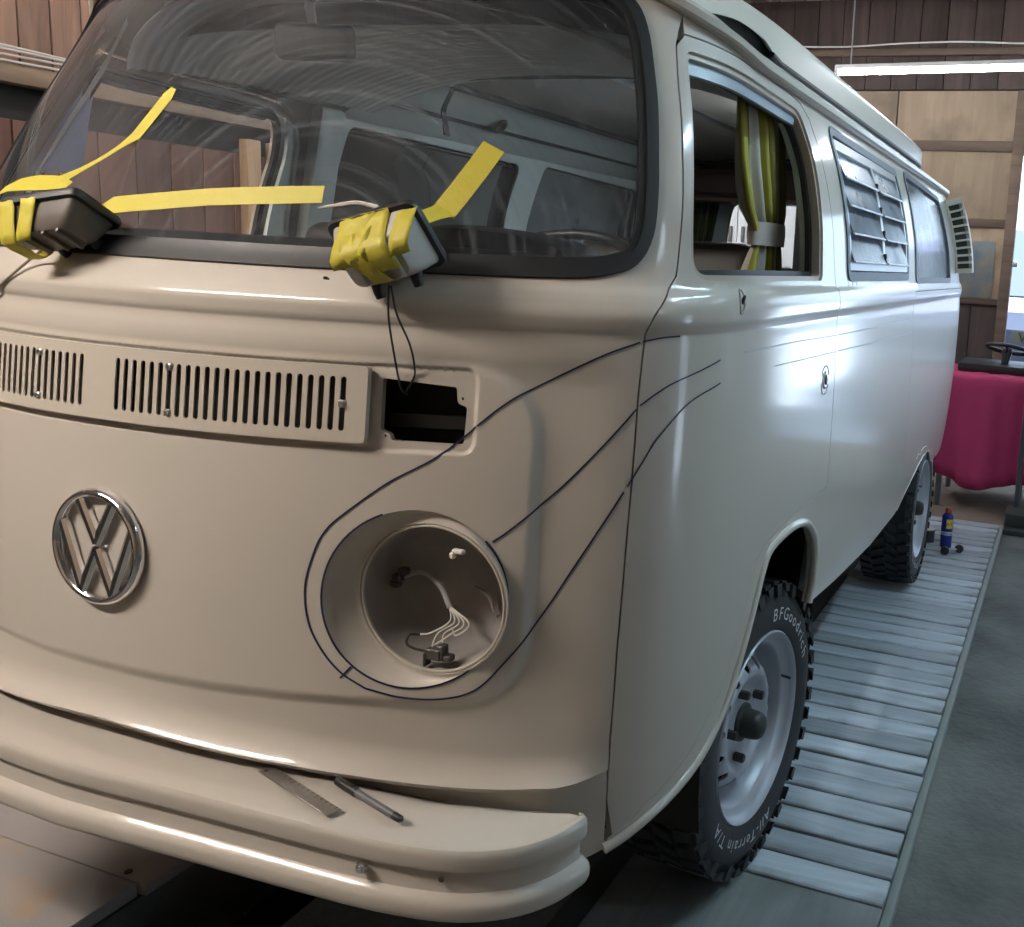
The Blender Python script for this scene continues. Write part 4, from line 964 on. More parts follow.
# interior mirror
E = empty('rear_view_mirror', (.012, .455, 1.69), VAN, (0, 0, math.radians(14)))
bm = bmesh.new(); box_bm(bm, (0, 0, 0), (.150, .030, .066), .012, 3); new_obj('mirror_housing', bm_mesh(bm), E, mat('mirror_black', (.012, .011, .013), .75, spec=.2))
wbox('mirror_glass', (-.066, .0150, -.026), (.066, .0165, .026), mat('mirror_glass', (.8, .8, .8), .02, metal=1.), E, .0005)
tube('mirror_stalk', [(-.005, .0, .03), (-.004, -.01, .06), (.012, -.03, .125)], [.008, .009, .011], mat('stalk_white', (.62, .62, .60), .35), E, 8)
# seats
def seat(x, w):
    E = empty('cab_seat', (x, 0, 0), VAN)
    bm = bmesh.new(); box_bm(bm, (0, .93, .84), (w, .46, .16), .05, 3); new_obj('seat_cushion', bm_mesh(bm), E, VINYL)
    bm = bmesh.new(); box_bm(bm, (0, 0, 0), (w, .13, .56), .055, 4); o = new_obj('seat_back', bm_mesh(bm), E, VINYL); o.location = (0, 1.165, 1.10); o.rotation_euler = (math.radians(-12), 0, 0)
    wbox('seat_base', (-w/2+.03, .72, .45), (w/2-.03, 1.14, .77), DARK, E, .02)
seat(.42, .50); seat(-.40, .62)
# overhead locker at the rear and side cupboards
DKW = wood('dark_cabinet_wood', (.10, .055, .035), (.05, .028, .02), 'X', 1., .5)
E = empty('rear_locker', (0, 3.75, 0), VAN)
wbox('locker_body', (-.62, -.22, 1.635), (.62, .22, 1.775), DKW, E, .008)
for x in (-.31, .31): 
    bm = bmesh.new(); box_bm(bm, (x, -.232, 1.706), (.50, .016, .105), .02, 3); new_obj('locker_door', bm_mesh(bm), E, mat('locker_door_brown', (.055, .032, .025), .45))
wbox('locker_edge', (-.63, -.245, 1.618), (.63, -.215, 1.638), wood('locker_edge_wood', (.22, .13, .08), (.14, .08, .05), 'X'), E, .004)
wbox('side_cupboard', (.30, 2.3, .46), (.76, 3.2, 1.24), DKW, VAN, .01)
wbox('rear_bed', (-.70, 3.0, .46), (.28, 4.15, .98), mat('bed_cushion', (.06, .05, .045), .8), VAN, .05)
wbox('interior_floor', (-.74, .5, .45), (.74, 4.15, .462), mat('floor_mat', (.03, .03, .03), .8), VAN, .002)

# pale blue sheet, painting a daylight reflection at the far door's front corner
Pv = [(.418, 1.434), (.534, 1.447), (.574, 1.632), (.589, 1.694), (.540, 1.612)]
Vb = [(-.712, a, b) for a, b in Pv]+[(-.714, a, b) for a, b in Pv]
new_obj('blue_reflection', mesh_from(Vb, [(0, 1, 2, 3, 4), (9, 8, 7, 6, 5)]+[(i, (i+1) % 5, 5+(i+1) % 5, 5+i) for i in range(5)], False), VAN, mat('pale_blue_reflection', (.55, .66, .98), .35))

# small lamp added under the near roof cove to brighten the dark interior
E = empty('interior_fill_lamp', (.50, 2.1, 1.745), VAN)
wbox('fill_lamp_base', (-.03, -.16, .0), (.03, .16, .02), mat('fill_lamp_white', (.8, .8, .8), .4), E, .004)
wbox('fill_lamp_diffuser', (-.025, -.15, -.016), (.025, .15, .001), mat('fill_lamp_glow', (.9, .9, .9), .4, emit=(.82, .92, 1.0), estr=60.), E, .004)
# ------------------------------------------------------------------ curtains (hang inside the van, each its own thing)
def striped(name, cols, scale, axis=0):
    if name in MATS: return MATS[name]
    m, nt, b = nodes(name); L = nt.links; uv = nt.nodes.new('ShaderNodeUVMap'); sp = nt.nodes.new('ShaderNodeSeparateXYZ'); L.new(uv.outputs[0], sp.inputs[0])
    ml = nt.nodes.new('ShaderNodeMath'); ml.operation = 'MULTIPLY'; ml.inputs[1].default_value = scale; L.new(sp.outputs[axis], ml.inputs[0]); fr = nt.nodes.new('ShaderNodeMath'); fr.operation = 'FRACT'; L.new(ml.outputs[0], fr.inputs[0])
    cr = nt.nodes.new('ShaderNodeValToRGB'); cr.color_ramp.interpolation = 'CONSTANT'; n = len(cols)
    while len(cr.color_ramp.elements) < n: cr.color_ramp.elements.new(.5)
    for i, (p, c) in enumerate(cols): cr.color_ramp.elements[i].position = p; cr.color_ramp.elements[i].color = (*c, 1)
    L.new(fr.outputs[0], cr.inputs[0]); L.new(cr.outputs[0], b.inputs['Base Color']); b.inputs['Roughness'].default_value = .85
    MATS[name] = m; return m
STRIPE = striped('striped_curtain_cloth', [(0, (.36, .33, .05)), (.34, (.50, .48, .42)), (.48, (.16, .17, .04)), (.62, (.52, .50, .45)), (.80, (.30, .28, .06))], 3.0)
def curtain(name, rows, nf, amp, material, nx=70, thick=.003, f3=None):
    """rows: (z, y0, y1, x, fold) from top to bottom; hung in the y direction"""
    V = []; UV = []; Fc = []; m = len(rows)
    for (z, y0, y1, x, am) in rows:
        for i in range(nx+1):
            t = i/nx; V.append((x+am*math.sin(2*math.pi*nf*t)+.4*am*math.sin(2*math.pi*nf*2.3*t+1), y0+(y1-y0)*t, z+LIFT)); UV.append((t, z))
    for r in range(m-1):
        for i in range(nx): a = r*(nx+1)+i; Fc.append((a, a+1, a+nx+2, a+nx+1))
    if f3: V = [f3(v) for v in V]
    me = mesh_from(V, Fc); uvl = me.uv_layers.new(name='UVMap')
    for p in me.polygons:
        for li, vi in zip(p.loop_indices, p.vertices): uvl.data[li].uv = UV[vi]
    o = new_obj(name, me, None, material); md = o.modifiers.new('thickness', 'SOLIDIFY'); md.thickness = thick
    return o
ROWS = [(1.678, .885, 1.225, .690, .010), (1.62, .90, 1.235, .690, .014), (1.55, .915, 1.245, .690, .017), (1.50, .94, 1.25, .690, .019), (1.45, .975, 1.255, .690, .018), (1.415, 1.035, 1.26, .688, .013), (1.395, 1.06, 1.26, .686, .010), (1.375, 1.07, 1.26, .686, .010), (1.35, 1.05, 1.26, .686, .014), (1.30, 1.02, 1.26, .684, .020), (1.22, 1.01, 1.255, .680, .022), (1.05, 1.0, 1.25, .675, .022)]
cur = curtain('striped_curtain', ROWS, 5, .012, STRIPE)
tag(cur, 'yellow, green and cream striped curtain tied back in the open cab door window', 'curtain', 'curtains in the van')
bandm = mat('tie_band_cream', (.50, .44, .40), .8)
V = []; Fc = []
for (z, e) in ((1.425, 0), (1.400, .002), (1.372, 0)):
    for k in range(24):
        t = 2*math.pi*k/24; V.append((.687+(.030+e)*math.cos(t), 1.158+(.112+e)*math.sin(t), z+LIFT))
for r in range(2):
    for k in range(24): Fc.append((r*24+k, r*24+(k+1) % 24, (r+1)*24+(k+1) % 24, (r+1)*24+k))
new_obj('tie_band', mesh_from(V, Fc), cur, bandm)
GREYC = mat('grey_curtain_cloth', (.36, .35, .32), .85, var=.2, vscale=12)
for nm, mt, y0, y1, x, lb in (('grey_curtain', GREYC, 2.49, 3.42, .700, 'drawn grey curtain behind the rear side window glass'), ('pale_curtain', mat('pale_blue_curtain', (.40, .43, .47), .85, var=.15, vscale=10), 1.40, 2.28, .690, 'pale blue-grey curtain drawn behind the louvred window')):
    c = curtain(nm, [(1.70, y0, y1, x, .012), (1.5, y0, y1, x, .016), (1.25, y0, y1, x, .016)], 11, .012, mt, 120); tag(c, lb, 'curtain', 'curtains in the van')
# green striped curtain at the left of the tail window: hung across the van
G2 = striped('green_striped_cloth', [(0, (.10, .12, .03)), (.4, (.34, .33, .20)), (.6, (.07, .08, .03))], 4.0)
def rotx(v): return (v[1], v[0], v[2])
c = curtain('green_curtain', [(1.66, -.66, -.50, 3.98, .010), (1.45, -.67, -.54, 3.99, .012), (1.30, -.68, -.57, 4.00, .012), (1.1, -.68, -.57, 4.00, .012)], 4, .012, G2, 50, f3=rotx); tag(c, 'green striped curtain beside the tail window inside the van', 'curtain', 'curtains in the van')

# ------------------------------------------------------------------ lamps taped to the windshield
HOUS = mat('lamp_housing_grey', (.40, .38, .35), .45, var=.08, vscale=20); HOUSB = mat('lamp_housing_brown', (.10, .085, .07), .42, var=.2, vscale=25)
def P3(s, z, off): 
    p = on(s, z, off); return np.array([p[0], p[1], p[2]+LIFT])
def lamp(name, c, ang, mat_h, label, sx=.085, sz=.058, dep=.050, yaw=0., tip=0., off=.010, ns=None, roll=0.):
    """tapered lamp back with a black rubber gasket on the pane side, taken off the van"""
    n = nrm(*(ns or c)); o_ = P3(c[0], c[1], off); E = empty(name, tuple(o_)); tag(E, label, 'lamp', 'lamps taped to the windshield')
    zc = Vector(n); xc = Vector((0, 0, 1)).cross(zc).normalized(); yc = zc.cross(xc); M = Matrix((xc, yc, zc)).transposed() @ Matrix.Rotation(ang, 3, 'Z') @ Matrix.Rotation(yaw, 3, 'Y') @ Matrix.Rotation(tip, 3, 'X'); vd = (Vector(CAM)-Vector(o_)).normalized(); M = Matrix.Rotation(roll, 3, vd) @ M; E.rotation_euler = M.to_euler()
    def rr(a, b, r, z, n_=5):
        return [(p[0], p[1], z) for p in rounded([(-a, -b), (a, -b), (a, b), (-a, b)], r, n_)]
    rings = [rr(sx, sz, .012, .006), rr(sx*.99, sz*.98, .012, .010), rr(sx*.90, sz*.86, .014, dep*.55), rr(sx*.80, sz*.74, .016, dep*.86), rr(sx*.70, sz*.62, .018, dep)]
    m = len(rings[0]); V = [p for r in rings for p in r]; Fc = []
    for a in range(len(rings)-1):
        for i in range(m): Fc.append((a*m+i, a*m+(i+1) % m, (a+1)*m+(i+1) % m, (a+1)*m+i))
    Fc.append(tuple((len(rings)-1)*m+i for i in range(m)))
    bm = bmesh.new(); me = mesh_from(V, Fc); bm.from_mesh(me); new_obj('lamp_housing', bm_mesh(bm, 40), E, mat_h)
    rings = [rr(sx+.006, sz+.006, .016, -.004), rr(sx+.008, sz+.008, .017, .002), rr(sx+.006, sz+.006, .016, .009), rr(sx-.002, sz-.002, .012, .010)]
    V = [p for r in rings for p in r]; Fc = []
    for a in range(3):
        for i in range(m): Fc.append((a*m+i, a*m+(i+1) % m, (a+1)*m+(i+1) % m, (a+1)*m+i))
    Fc.append(tuple(range(m))[::-1]); bm = bmesh.new(); me = mesh_from(V, Fc); bm.from_mesh(me); new_obj('gasket', bm_mesh(bm, 40), E, RUBBER)
    # lens edge on the pane side, ribs, screw tabs and the cable boss
    wbox('lens', (-sx*.9, -sz*.9, -.009), (sx*.9, sz*.9, -.004), mat('lens_orange', (.55, .20, .03), .15), E, .002)
    for x in (-.4, .1, .5):
        wbox('housing_rib', (sx*x-.003, -sz*.62, dep*.80), (sx*x+.003, sz*.62, dep+.006), mat_h, E, .002)
    for x, y in ((-sx*.45, -sz*.80), (sx*.55, -sz*.72)):
        tube('cable_boss', [(x, y, dep*.55), (x, y-.014, dep*.75), (x, y-.022, dep*.8)], [.010, .008, .007], BLACK, E, 8)
    return E, M, o_
L1 = lamp('taped_lamp', (.4558, 1.3058), math.radians(-20), HOUS, 'grey lamp housing smothered in yellow tape at the windshield centre, wires dangling', .064, .046, .060, 0, math.radians(48), .050, None, math.radians(38))
L2 = lamp('taped_lamp', (-.105, 1.326), math.radians(-30), HOUSB, 'brown lamp housing with black gasket taped at the left of the windshield', .064, .040, .052, 0, math.radians(50), .052, (.42, 1.33), math.radians(52))
# dangling wires of the centre lamp
tube('lamp_wire', spline([P3(.4735, 1.250, .045), P3(.4738, 1.230, .030), P3(.4778, 1.171, .012), P3(.4821, 1.138, .006), P3(.484, 1.121, -.004), P3(.487, 1.114, -.02)], 8), .0016, BLACK, None, 6)
tube('lamp_wire', spline([P3(.4762, 1.250, .045), P3(.4855, 1.234, .032), P3(.5012, 1.186, .018), P3(.5048, 1.154, .008), P3(.4992, 1.133, .0), P3(.487, 1.116, -.012)], 8), .0016, BLACK, None, 6)
for o in [o for o in bpy.data.objects if o.name.startswith('lamp_wire')]:
    mw = o.matrix_world.copy(); o.parent = L1[0]; bpy.context.view_layer.update(); o.matrix_parent_inverse = L1[0].matrix_world.inverted()
# thin cable of the left lamp, over the paint
w2 = tube('lamp_wire', spline([P3(-.13, 1.285, .04), P3(-.15, 1.272, .025), P3(-.190, 1.265, .012), P3(-.2316, 1.2445, .004), P3(-.2661, 1.2286, .003), P3(-.30, 1.205, .003)], 8), .0022, mat('wire_tan', (.22, .18, .14), .6), None, 6); w2.parent = L2[0]; bpy.context.view_layer.update(); w2.matrix_parent_inverse = L2[0].matrix_world.inverted()

# ---- tape strips
def tape(name, pts, width, label, flat_n=None, wid_dir=None, thick=.0006):
    """strip: pts as world points with their own normals; width across"""
    P = [np.array(p) for p, n in pts]; N = [np.array(n) for p, n in pts]; Wd = []
    for i in range(len(P)):
        t = P[min(i+1, len(P)-1)]-P[max(i-1, 0)]; b = np.cross(N[i], t); Wd.append(b/max(np.linalg.norm(b), 1e-9))
    o = ribbon(name, P, Wd, N, width, thick, TAPE); return o
def gp(s, z, off=.0015): 
    return (P3(s, z, off), nrm(s, z))
def interp(a, b, n): return [tuple(np.array(a)+(np.array(b)-np.array(a))*k/n) for k in range(n+1)]
GW = -.0035
t1 = tape('tape_strip', [gp(s, z, GW) for s, z in [(-.132, 1.3568)]+interp((-.090, 1.368), (.094, 1.386), 12)+interp((.11, 1.388), (.306, 1.4005), 12)], [.003]+[.030]*26, '')
tag(t1, 'long horizontal strip of yellow tape across the windshield', 'tape', 'yellow tape on the windshield')
t2 = tape('tape_strip', [gp(s, z, GW) for s, z in interp((-.105, 1.480), (-.058, 1.566), 6)], [.026]*6+[.014], '')
tag(t2, 'short slanted yellow tape tab high on the left of the windshield', 'tape', 'yellow tape on the windshield')
a = P3(-.158, 1.3824, .045); b = P3(-.103, 1.482, GW+.001)
t2b = tape('tape_strip', [(a+(b-a)*k/8+np.array([0, 0, -.004*math.sin(math.pi*k/8)]), nrm(0, 1.45)) for k in range(9)], [.020, .016, .012, .010, .009, .009, .010, .014, .022], ''); tag(t2b, 'twisted narrow yellow tape running from the left lamp up to the glass', 'tape', 'yellow tape on the windshield')
t3 = tape('tape_strip', [gp(s, z, GW) for s, z in interp((.500, 1.382), (.5576, 1.490), 8)], [.038]*9, ''); tag(t3, 'folded yellow tape tail standing above the centre lamp', 'tape', 'yellow tape on the windshield')
a = P3(.462, 1.328, .062); b = P3(.504, 1.386, GW+.002)
t3b = tape('tape_strip', [(a+(b-a)*k/6, nrm(.5, 1.39)*.8+np.array([0, 0, .2])) for k in range(7)], [.040, .038, .034, .032, .030, .032, .036], ''); tag(t3b, 'yellow tape bridging from the centre lamp to the glass', 'tape', 'yellow tape on the windshield')
def wrap(L, sx, sz, dep, u, w, nm, slant=0., span=(-1.25, 1.15)):
    """tape laid around the lamp's back, following its profile; in lamp space"""
    E, M, o_ = L; prof = [(-sz*1.02, .004), (-sz*.99, .012), (-sz*.86, dep*.56), (-sz*.70, dep*.92), (-sz*.55, dep+.008), (-.2*sz, dep+.0085), (.2*sz, dep+.0085), (sz*.55, dep+.008), (sz*.72, dep*.92), (sz*.88, dep*.56), (sz*1.0, .013), (sz*1.15, .004)]
    k0, k1 = span; prof = prof[k0:k1]
    V = []; Fc = []; rr_ = random.Random(hash(nm) % 97+int(u*1000))
    for i, (y, z) in enumerate(prof):
        for k in range(5):
            x = u+slant*y+w*(k/4-.5); V.append((x, y, z+.0015+.0025*math.sin(k*2.1+i*1.7+u*90)**2))
    for i in range(len(prof)-1):
        for k in range(4): a = i*5+k; Fc.append((a, a+1, a+6, a+5))
    me = mesh_from(V, Fc); o = new_obj('tape_wrap', me, E, TAPE); md = o.modifiers.new('t', 'SOLIDIFY'); md.thickness = .0008; return o
wrap(L1, .064, .046, .060, -.030, .056, 'a', .25, (6, 12)); wrap(L1, .064, .046, .060, .018, .044, 'b', -.15, (5, 12)); wrap(L1, .064, .046, .060, .046, .030, 'c', .35, (6, 11)); wrap(L1, .064, .046, .060, -.008, .026, 'd', -.5, (3, 10))
wrap(L2, .066, .042, .055, -.048, .028, 'e', -.12, (1, 12)); wrap(L2, .066, .042, .055, -.036, .026, 'f', .5, (7, 12))
# strip bunched over the top of the left lamp
t4 = tape('tape_strip', [(P3(s, z, o), nrm(s, z)*.7+np.array([0, -.2, .6])) for s, z, o in ((-.3258, 1.362, .045), (-.2858, 1.3727, .045), (-.2392, 1.3765, .045), (-.195, 1.377, .045), (-.165, 1.3772, .045), (-.1486, 1.3762, .045), (-.135, 1.375, .042))], [.026, .034, .040, .038, .034, .026, .018], ''); tag(t4, 'crumpled yellow tape over the top of the brown lamp', 'tape', 'yellow tape on the windshield')
# small white wiper spindle stub beside the centre lamp
wa = tube('wiper_blade', spline([P3(.3196, 1.369, .020), P3(.352, 1.3752, .020), P3(.3785, 1.3797, .020), P3(.410, 1.375, .02)], 5), [.0012, .002, .003, .003, .003]+[.0035]*11, mat('blade_pale', (.6, .58, .52), .4), None, 6)
tag(wa, 'thin pale strip poking out left of the centre lamp', 'trim strip')

# ---- ruler and felt pen on the bumper
ZB = .5305+LIFT
def rotbar(p, q): 
    d = np.array(q)-np.array(p); return math.atan2(d[1], d[0]), float(np.linalg.norm(d)), (np.array(p)+np.array(q))/2
RUL = ((.297, .020), (.467, -.023)); PEN = ((.417, .038), (.562, .004))
a, L, c = rotbar(*RUL); bm = bmesh.new(); box_bm(bm, (0, 0, 0), (L, .022, .0016), .0004, 1)
RU = new_obj('steel_ruler', bm_mesh(bm), None, mat('ruler_steel', (.30, .28, .26), .38, metal=.75, var=.15, vscale=60)); RU.location = (c[0], c[1], .5245+LIFT); RU.rotation_euler = (math.radians(-1), math.radians(2.0), a); tag(RU, 'short dull steel ruler lying on the bumper', 'ruler')
tk = mat('ruler_tick_dark', (.06, .055, .05), .5)
for k in range(15):
    w_ = .009 if k % 5 == 0 else .005; wbox('graduation', (-L/2+.008+k*(L-.016)/14-.0004, .0105-w_, .0008), (-L/2+.008+k*(L-.016)/14+.0004, .0105, .0011), tk, RU, 0)
lathe('hanging_hole', [(0, .0011), (.003, .0011), (.003, .0008)], BLACK, RU, 12, 'Z').location = (-L/2+.008, -.003, 0)
a, L, c = rotbar(*PEN); PE = empty('felt_pen', (c[0], c[1], .5230+LIFT), None, (0, math.radians(3.0), a)); tag(PE, 'black and grey felt-tip pen lying on the bumper beside the ruler', 'pen')
lathe('pen_cap', [(0, -L/2), (.0055, -L/2), (.0065, -L/2+.003), (.0068, -L/2+.045), (.0062, -L/2+.047), (.0, -L/2+.047)], BLACK, PE, 18, 'X')
lathe('pen_barrel', [(0, -L/2+.044), (.0055, -L/2+.044), (.0056, L/2-.016), (.0, L/2-.016)], mat('pen_barrel_grey', (.12, .12, .13), .4), PE, 18, 'X')
lathe('pen_end', [(0, L/2-.017), (.0058, L/2-.017), (.0052, L/2-.003), (.003, L/2), (0, L/2)], BLACK, PE, 18, 'X')
wbox('pen_clip', (-L/2+.004, -.002, .0068), (-L/2+.040, .002, .0085), BLACK, PE, .0005)
# bolt and drilled hole in the bumper face
def bumper_face(x): 
    t = abs(x); return float(np.interp(t, [0, .2, .42, .53, .62, .70], [-.078, -.074, -.058, -.044, -.025, .005]))
b1 = bolt_at((.530, bumper_face(.53)+.004, .465), .0085, 'bumper_bolt', STEEL)
lathe('bumper_hole', [(0, -.0012), (.0042, -.0012), (.005, 0)], BLACK, BUMPER, 14, 'Y').location = (.640, bumper_face(.64)+.006, .458)
# ------------------------------------------------------------------ the garage
RX0, RX1, RY0, RY1, RZ = -2.5, 4.6, -4.2, 6.5, 3.5
def struct(o): o['kind'] = 'structure'; return o
CONC = mat('stained_concrete', (.17, .175, .165), .75, vscale=2.2, bump=.35, bscale=40, col2=(.055, .058, .055), contrast=(.35, .68))
CONCB = mat('brown_floor', (.24, .175, .125), .8, vscale=3, bump=.2, bscale=30, col2=(.13, .09, .065), contrast=(.35, .7))
# floor slabs leave the inspection pit open
def slab(name, x0, x1, y0, y1, z0, z1, m): return struct(wbox(name, (x0, y0, z0), (x1, y1, z1), m, None, 0))
PX0, PX1, PY0, PY1 = -.453, -.10, .21, 4.6
FZ = -.035
bm = bmesh.new()
xs = [RX0-.3, PX0, PX1, RX1+.3]; ys = [RY0-.3, PY0, PY1, RY1+.2]
for i in range(3):
    for j in range(3):
        if i == 1 and j == 1: continue
        box_bm(bm, ((xs[i]+xs[i+1])/2, (ys[j]+ys[j+1])/2, FZ-.15), (xs[i+1]-xs[i], ys[j+1]-ys[j], .30))
FLOOR = struct(new_obj('floor', bm_mesh(bm), None, CONC))
bm = bmesh.new(); box_bm(bm, ((PX0+PX1)/2, (PY0+PY1)/2, -1.25), (PX1-PX0+.1, PY1-PY0+.1, .1))
for (c, s) in (((PX0-.03, 2.4, -.75), (.06, 4.5, .95)), ((PX1+.03, 2.4, -.75), (.06, 4.5, .95)), ((-.28, PY0-.03, -.75), (.4, .06, .95)), ((-.28, PY1+.03, -.75), (.4, .06, .95))): box_bm(bm, c, s)
struct(new_obj('trim_1', bm_mesh(bm), None, mat('pit_wall', (.02, .02, .02), .9)))
slab('trim_2', -2.4, 4.5, 4.66, RY1, FZ, FZ+.006, CONCB)      # brown floor beyond the deck
# ---- timber deck the van stands on: a board per slat
DECK = tag(empty('slatted_deck', (.82, 2.8, 0)), 'grey weathered timber slat deck under the near wheels', 'deck')
SL = wood('weathered_slat', (.50, .56, .62), (.30, .34, .38), 'X', .8, .42, .35, ((.13, .14, .13), 2.6))
pitch = .1043; me_s = []
for v in range(4):
    bm = bmesh.new(); box_bm(bm, (0, 0, 0), (.61, .0965-.004*(v % 2), .035), .004, 1)
    for vert in bm.verts: vert.co.z += .002*math.sin(vert.co.x*9+v*2)*(1 if vert.co.z > 0 else 0)
    me_s.append(bm_mesh(bm)); me_s[-1].materials.append(SL)
for k in range(35):
    y = .981+pitch*(k+.5)
    o = new_obj('slat', me_s[k % 4], DECK); o.location = (.820+RND.uniform(-.003, .003)-.82, y-2.8, -.0185+RND.uniform(-.003, .001)); o.rotation_euler = (RND.uniform(-.006, .006), 0, RND.uniform(-.004, .004))
PLY = wood('deck_board', (.30, .33, .33), (.16, .18, .18), 'Y', .4, .6, .2, ((.09, .095, .085), 2.))
wbox('front_board', (.51-.82, -.4-2.8, -.034), (1.125-.82, .972-2.8, -.002), PLY, DECK, .003)
wbox('edge_strip', (1.127-.82, -.4-2.8, -.034), (1.150-.82, 4.63-2.8, .002), mat('deck_edge_grey', (.22, .25, .24), .6, var=.2, vscale=8), DECK, .004)
wbox('inner_beam', (.440-.82, -.4-2.8, -.034), (.508-.82, 4.63-2.8, -.010), mat('deck_beam_dark', (.05, .055, .055), .7), DECK, .004)
wbox('understrip', (.51-.82, .98-2.8, -.0345), (1.125-.82, 4.63-2.8, -.033), mat('deck_gap_black', (.015, .015, .015), .9), DECK, 0)
# plates covering the pit beside the far wheels
PLATE = mat('rusty_plate', (.36, .335, .32), .6, vscale=2.6, bump=.15, bscale=25, col2=(.46, .32, .20), contrast=(.52, .66))
FD = tag(empty('pit_cover', (-.95, .6, 0)), 'grey stained cover plates left of the open pit', 'cover plate')
wbox('plate', (-1.60+.95, -.45-.6, -.033), (PX0-.004+.95, .382-.6, .0), PLATE, FD, .003)
wbox('plate', (-1.60+.95, .388-.6, -.033), (PX0+.012+.95, 1.6-.6, -.003), mat('grey_plate', (.33, .30, .29), .6, var=.2, vscale=3), FD, .003)
bm = bmesh.new(); bmesh.ops.create_cone(bm, segments=12, radius1=.009, radius2=.008, depth=.003, cap_ends=True); o = new_obj('rivet', bm_mesh(bm), FD, mat('rust_dark', (.07, .03, .025), .8)); o.location = (-.512+.95, .405-.6, -.0005)
# ---- walls. openings: wide doorway at the rear right, doorway in the right wall
WX0 = .93
BACK = mat('wall_backing', (.05, .04, .035), .9)
DX1, DZ = DOOR_REAR[1], DOOR_REAR[2]; bm = bmesh.new(); box_bm(bm, ((RX0+WX0)/2, RY1+.08, RZ/2), (WX0-RX0, .10, RZ)); box_bm(bm, ((WX0+DX1)/2, RY1+.08, (DZ+RZ)/2), (DX1-WX0, .10, RZ-DZ)); box_bm(bm, ((DX1+RX1)/2, RY1+.08, RZ/2), (RX1-DX1, .10, RZ)); WR = struct(new_obj('wall_rear', bm_mesh(bm), None, BACK))
ya, yb_, zt_ = DOOR_SIDE; bm = bmesh.new(); box_bm(bm, (RX1+.08, (RY0+ya)/2, RZ/2), (.10, ya-RY0, RZ)); box_bm(bm, (RX1+.08, (yb_+RY1)/2, RZ/2), (.10, RY1-yb_, RZ)); box_bm(bm, (RX1+.08, (ya+yb_)/2, (zt_+RZ)/2), (.10, yb_-ya, RZ-zt_)); WRT = struct(new_obj('wall_right', bm_mesh(bm), None, wood('right_wall_boards', (.30, .24, .18), (.18, .14, .10), 'Z', .5)))
WL = struct(wbox('wall_left', (RX0-.13, RY0, FZ), (RX0-.03, RY1+.1, RZ), BACK, None, 0))
WF = struct(wbox('wall_front', (RX0-.1, RY0-.13, FZ), (RX1+.1, RY0-.03, RZ), wood('front_wall_boards', (.34, .26, .19), (.20, .15, .10), 'Z', .5), None, 0))
CE = struct(wbox('ceiling', (RX0-.1, RY0-.1, RZ), (RX1+.1, RY1+.1, RZ+.1), BACK, None, 0))
# ceiling boards run along the length of the building
CB = wood('ceiling_board', (.40, .36, .33), (.26, .23, .21), 'Y', .5)
bm = bmesh.new(); wv = .21; box_bm(bm, (0, 0, 0), (wv-.012, RY1-RY0, .02), .003, 1); mcb = bm_mesh(bm); mcb.materials.append(CB)
nb = int((RX1-RX0)/wv)
for k in range(nb+1):
    o = new_obj('ceiling_board', mcb, CE); o.location = (RX0+wv*(k+.5)-CE.location.x, (RY0+RY1)/2-CE.location.y, RZ-.012-RND.uniform(0, .006)-CE.location.z)
for k, y in enumerate((-2.6, -1.0, .6, 2.2, 3.8, 5.4)):
    o = wbox('rafter', (RX0-CE.location.x, y-.04-CE.location.y, RZ-.18-CE.location.z), (RX1-CE.location.x, y+.04-CE.location.y, RZ-.02-CE.location.z), CB, CE, .004)
def child(o, parent):
    o.parent = parent; o.matrix_parent_inverse = Matrix.Translation(-Vector(parent.location)); return o
# ---- left wall: planks above, beam with cables, dark recess, red-brown boards below
UPB = wood('upper_plank', (.225, .13, .092), (.10, .058, .042), 'Z', .7, .7, .3); LOB = wood('lower_redbrown_board', (.16, .075, .05), (.095, .042, .03), 'Z', .6)
wv = .125; bm = bmesh.new(); box_bm(bm, (0, 0, 0), (.022, wv-.005, RZ-2.02), .002, 1); mu = bm_mesh(bm); mu.materials.append(UPB)
bm = bmesh.new(); box_bm(bm, (0, 0, 0), (.022, .17-.006, 1.86), .002, 1); ml_ = bm_mesh(bm); ml_.materials.append(LOB)
y = -.6; k = 0
while y < 6.45:
    o = new_obj('plank', mu, None); o.location = (RX0-.012-RND.uniform(0, .006), y+wv/2, (RZ+2.02)/2); child(o, WL); y += wv
y = -.6
while y < 6.4:
    o = new_obj('board', ml_, None); o.location = (RX0-.018-RND.uniform(0, .005), y+.085, .90); child(o, WL); y += .17
child(wbox('beam', (RX0-.03, -.8, 1.958), (RX0+.055, 6.45, 2.028), wood('beam_pine', (.27, .19, .13), (.17, .115, .08), 'Y', .6), None, .004), WL)
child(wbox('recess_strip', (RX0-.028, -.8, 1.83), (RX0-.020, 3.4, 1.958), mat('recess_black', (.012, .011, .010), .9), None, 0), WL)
for yy in (2.66, 2.82): child(wbox('post', (RX0-.006, yy, .0), (RX0+.045, yy+.085, 1.90), wood('pale_post', (.42, .26, .15), (.28, .17, .095), 'Z', .8), None, .004), WL)
CABG = mat('cable_grey', (.42, .40, .38), .5)
for k in range(5):
    pts = [(RX0+.065+.006*math.sin(k*2.1+i*.9), -.8+i*.55, 2.040+.012*k+.010*math.sin(i*1.3+k)) for i in range(14)]
    c = tube('wall_cable', spline(pts, 5), .0048, CABG, None, 6); tag(c, ('lowest, touching the beam,', 'second from below', 'middle one', 'second from the top', 'topmost')[k]+' of the grey cables above the left wall beam', 'cable', 'cables along the left wall beam')
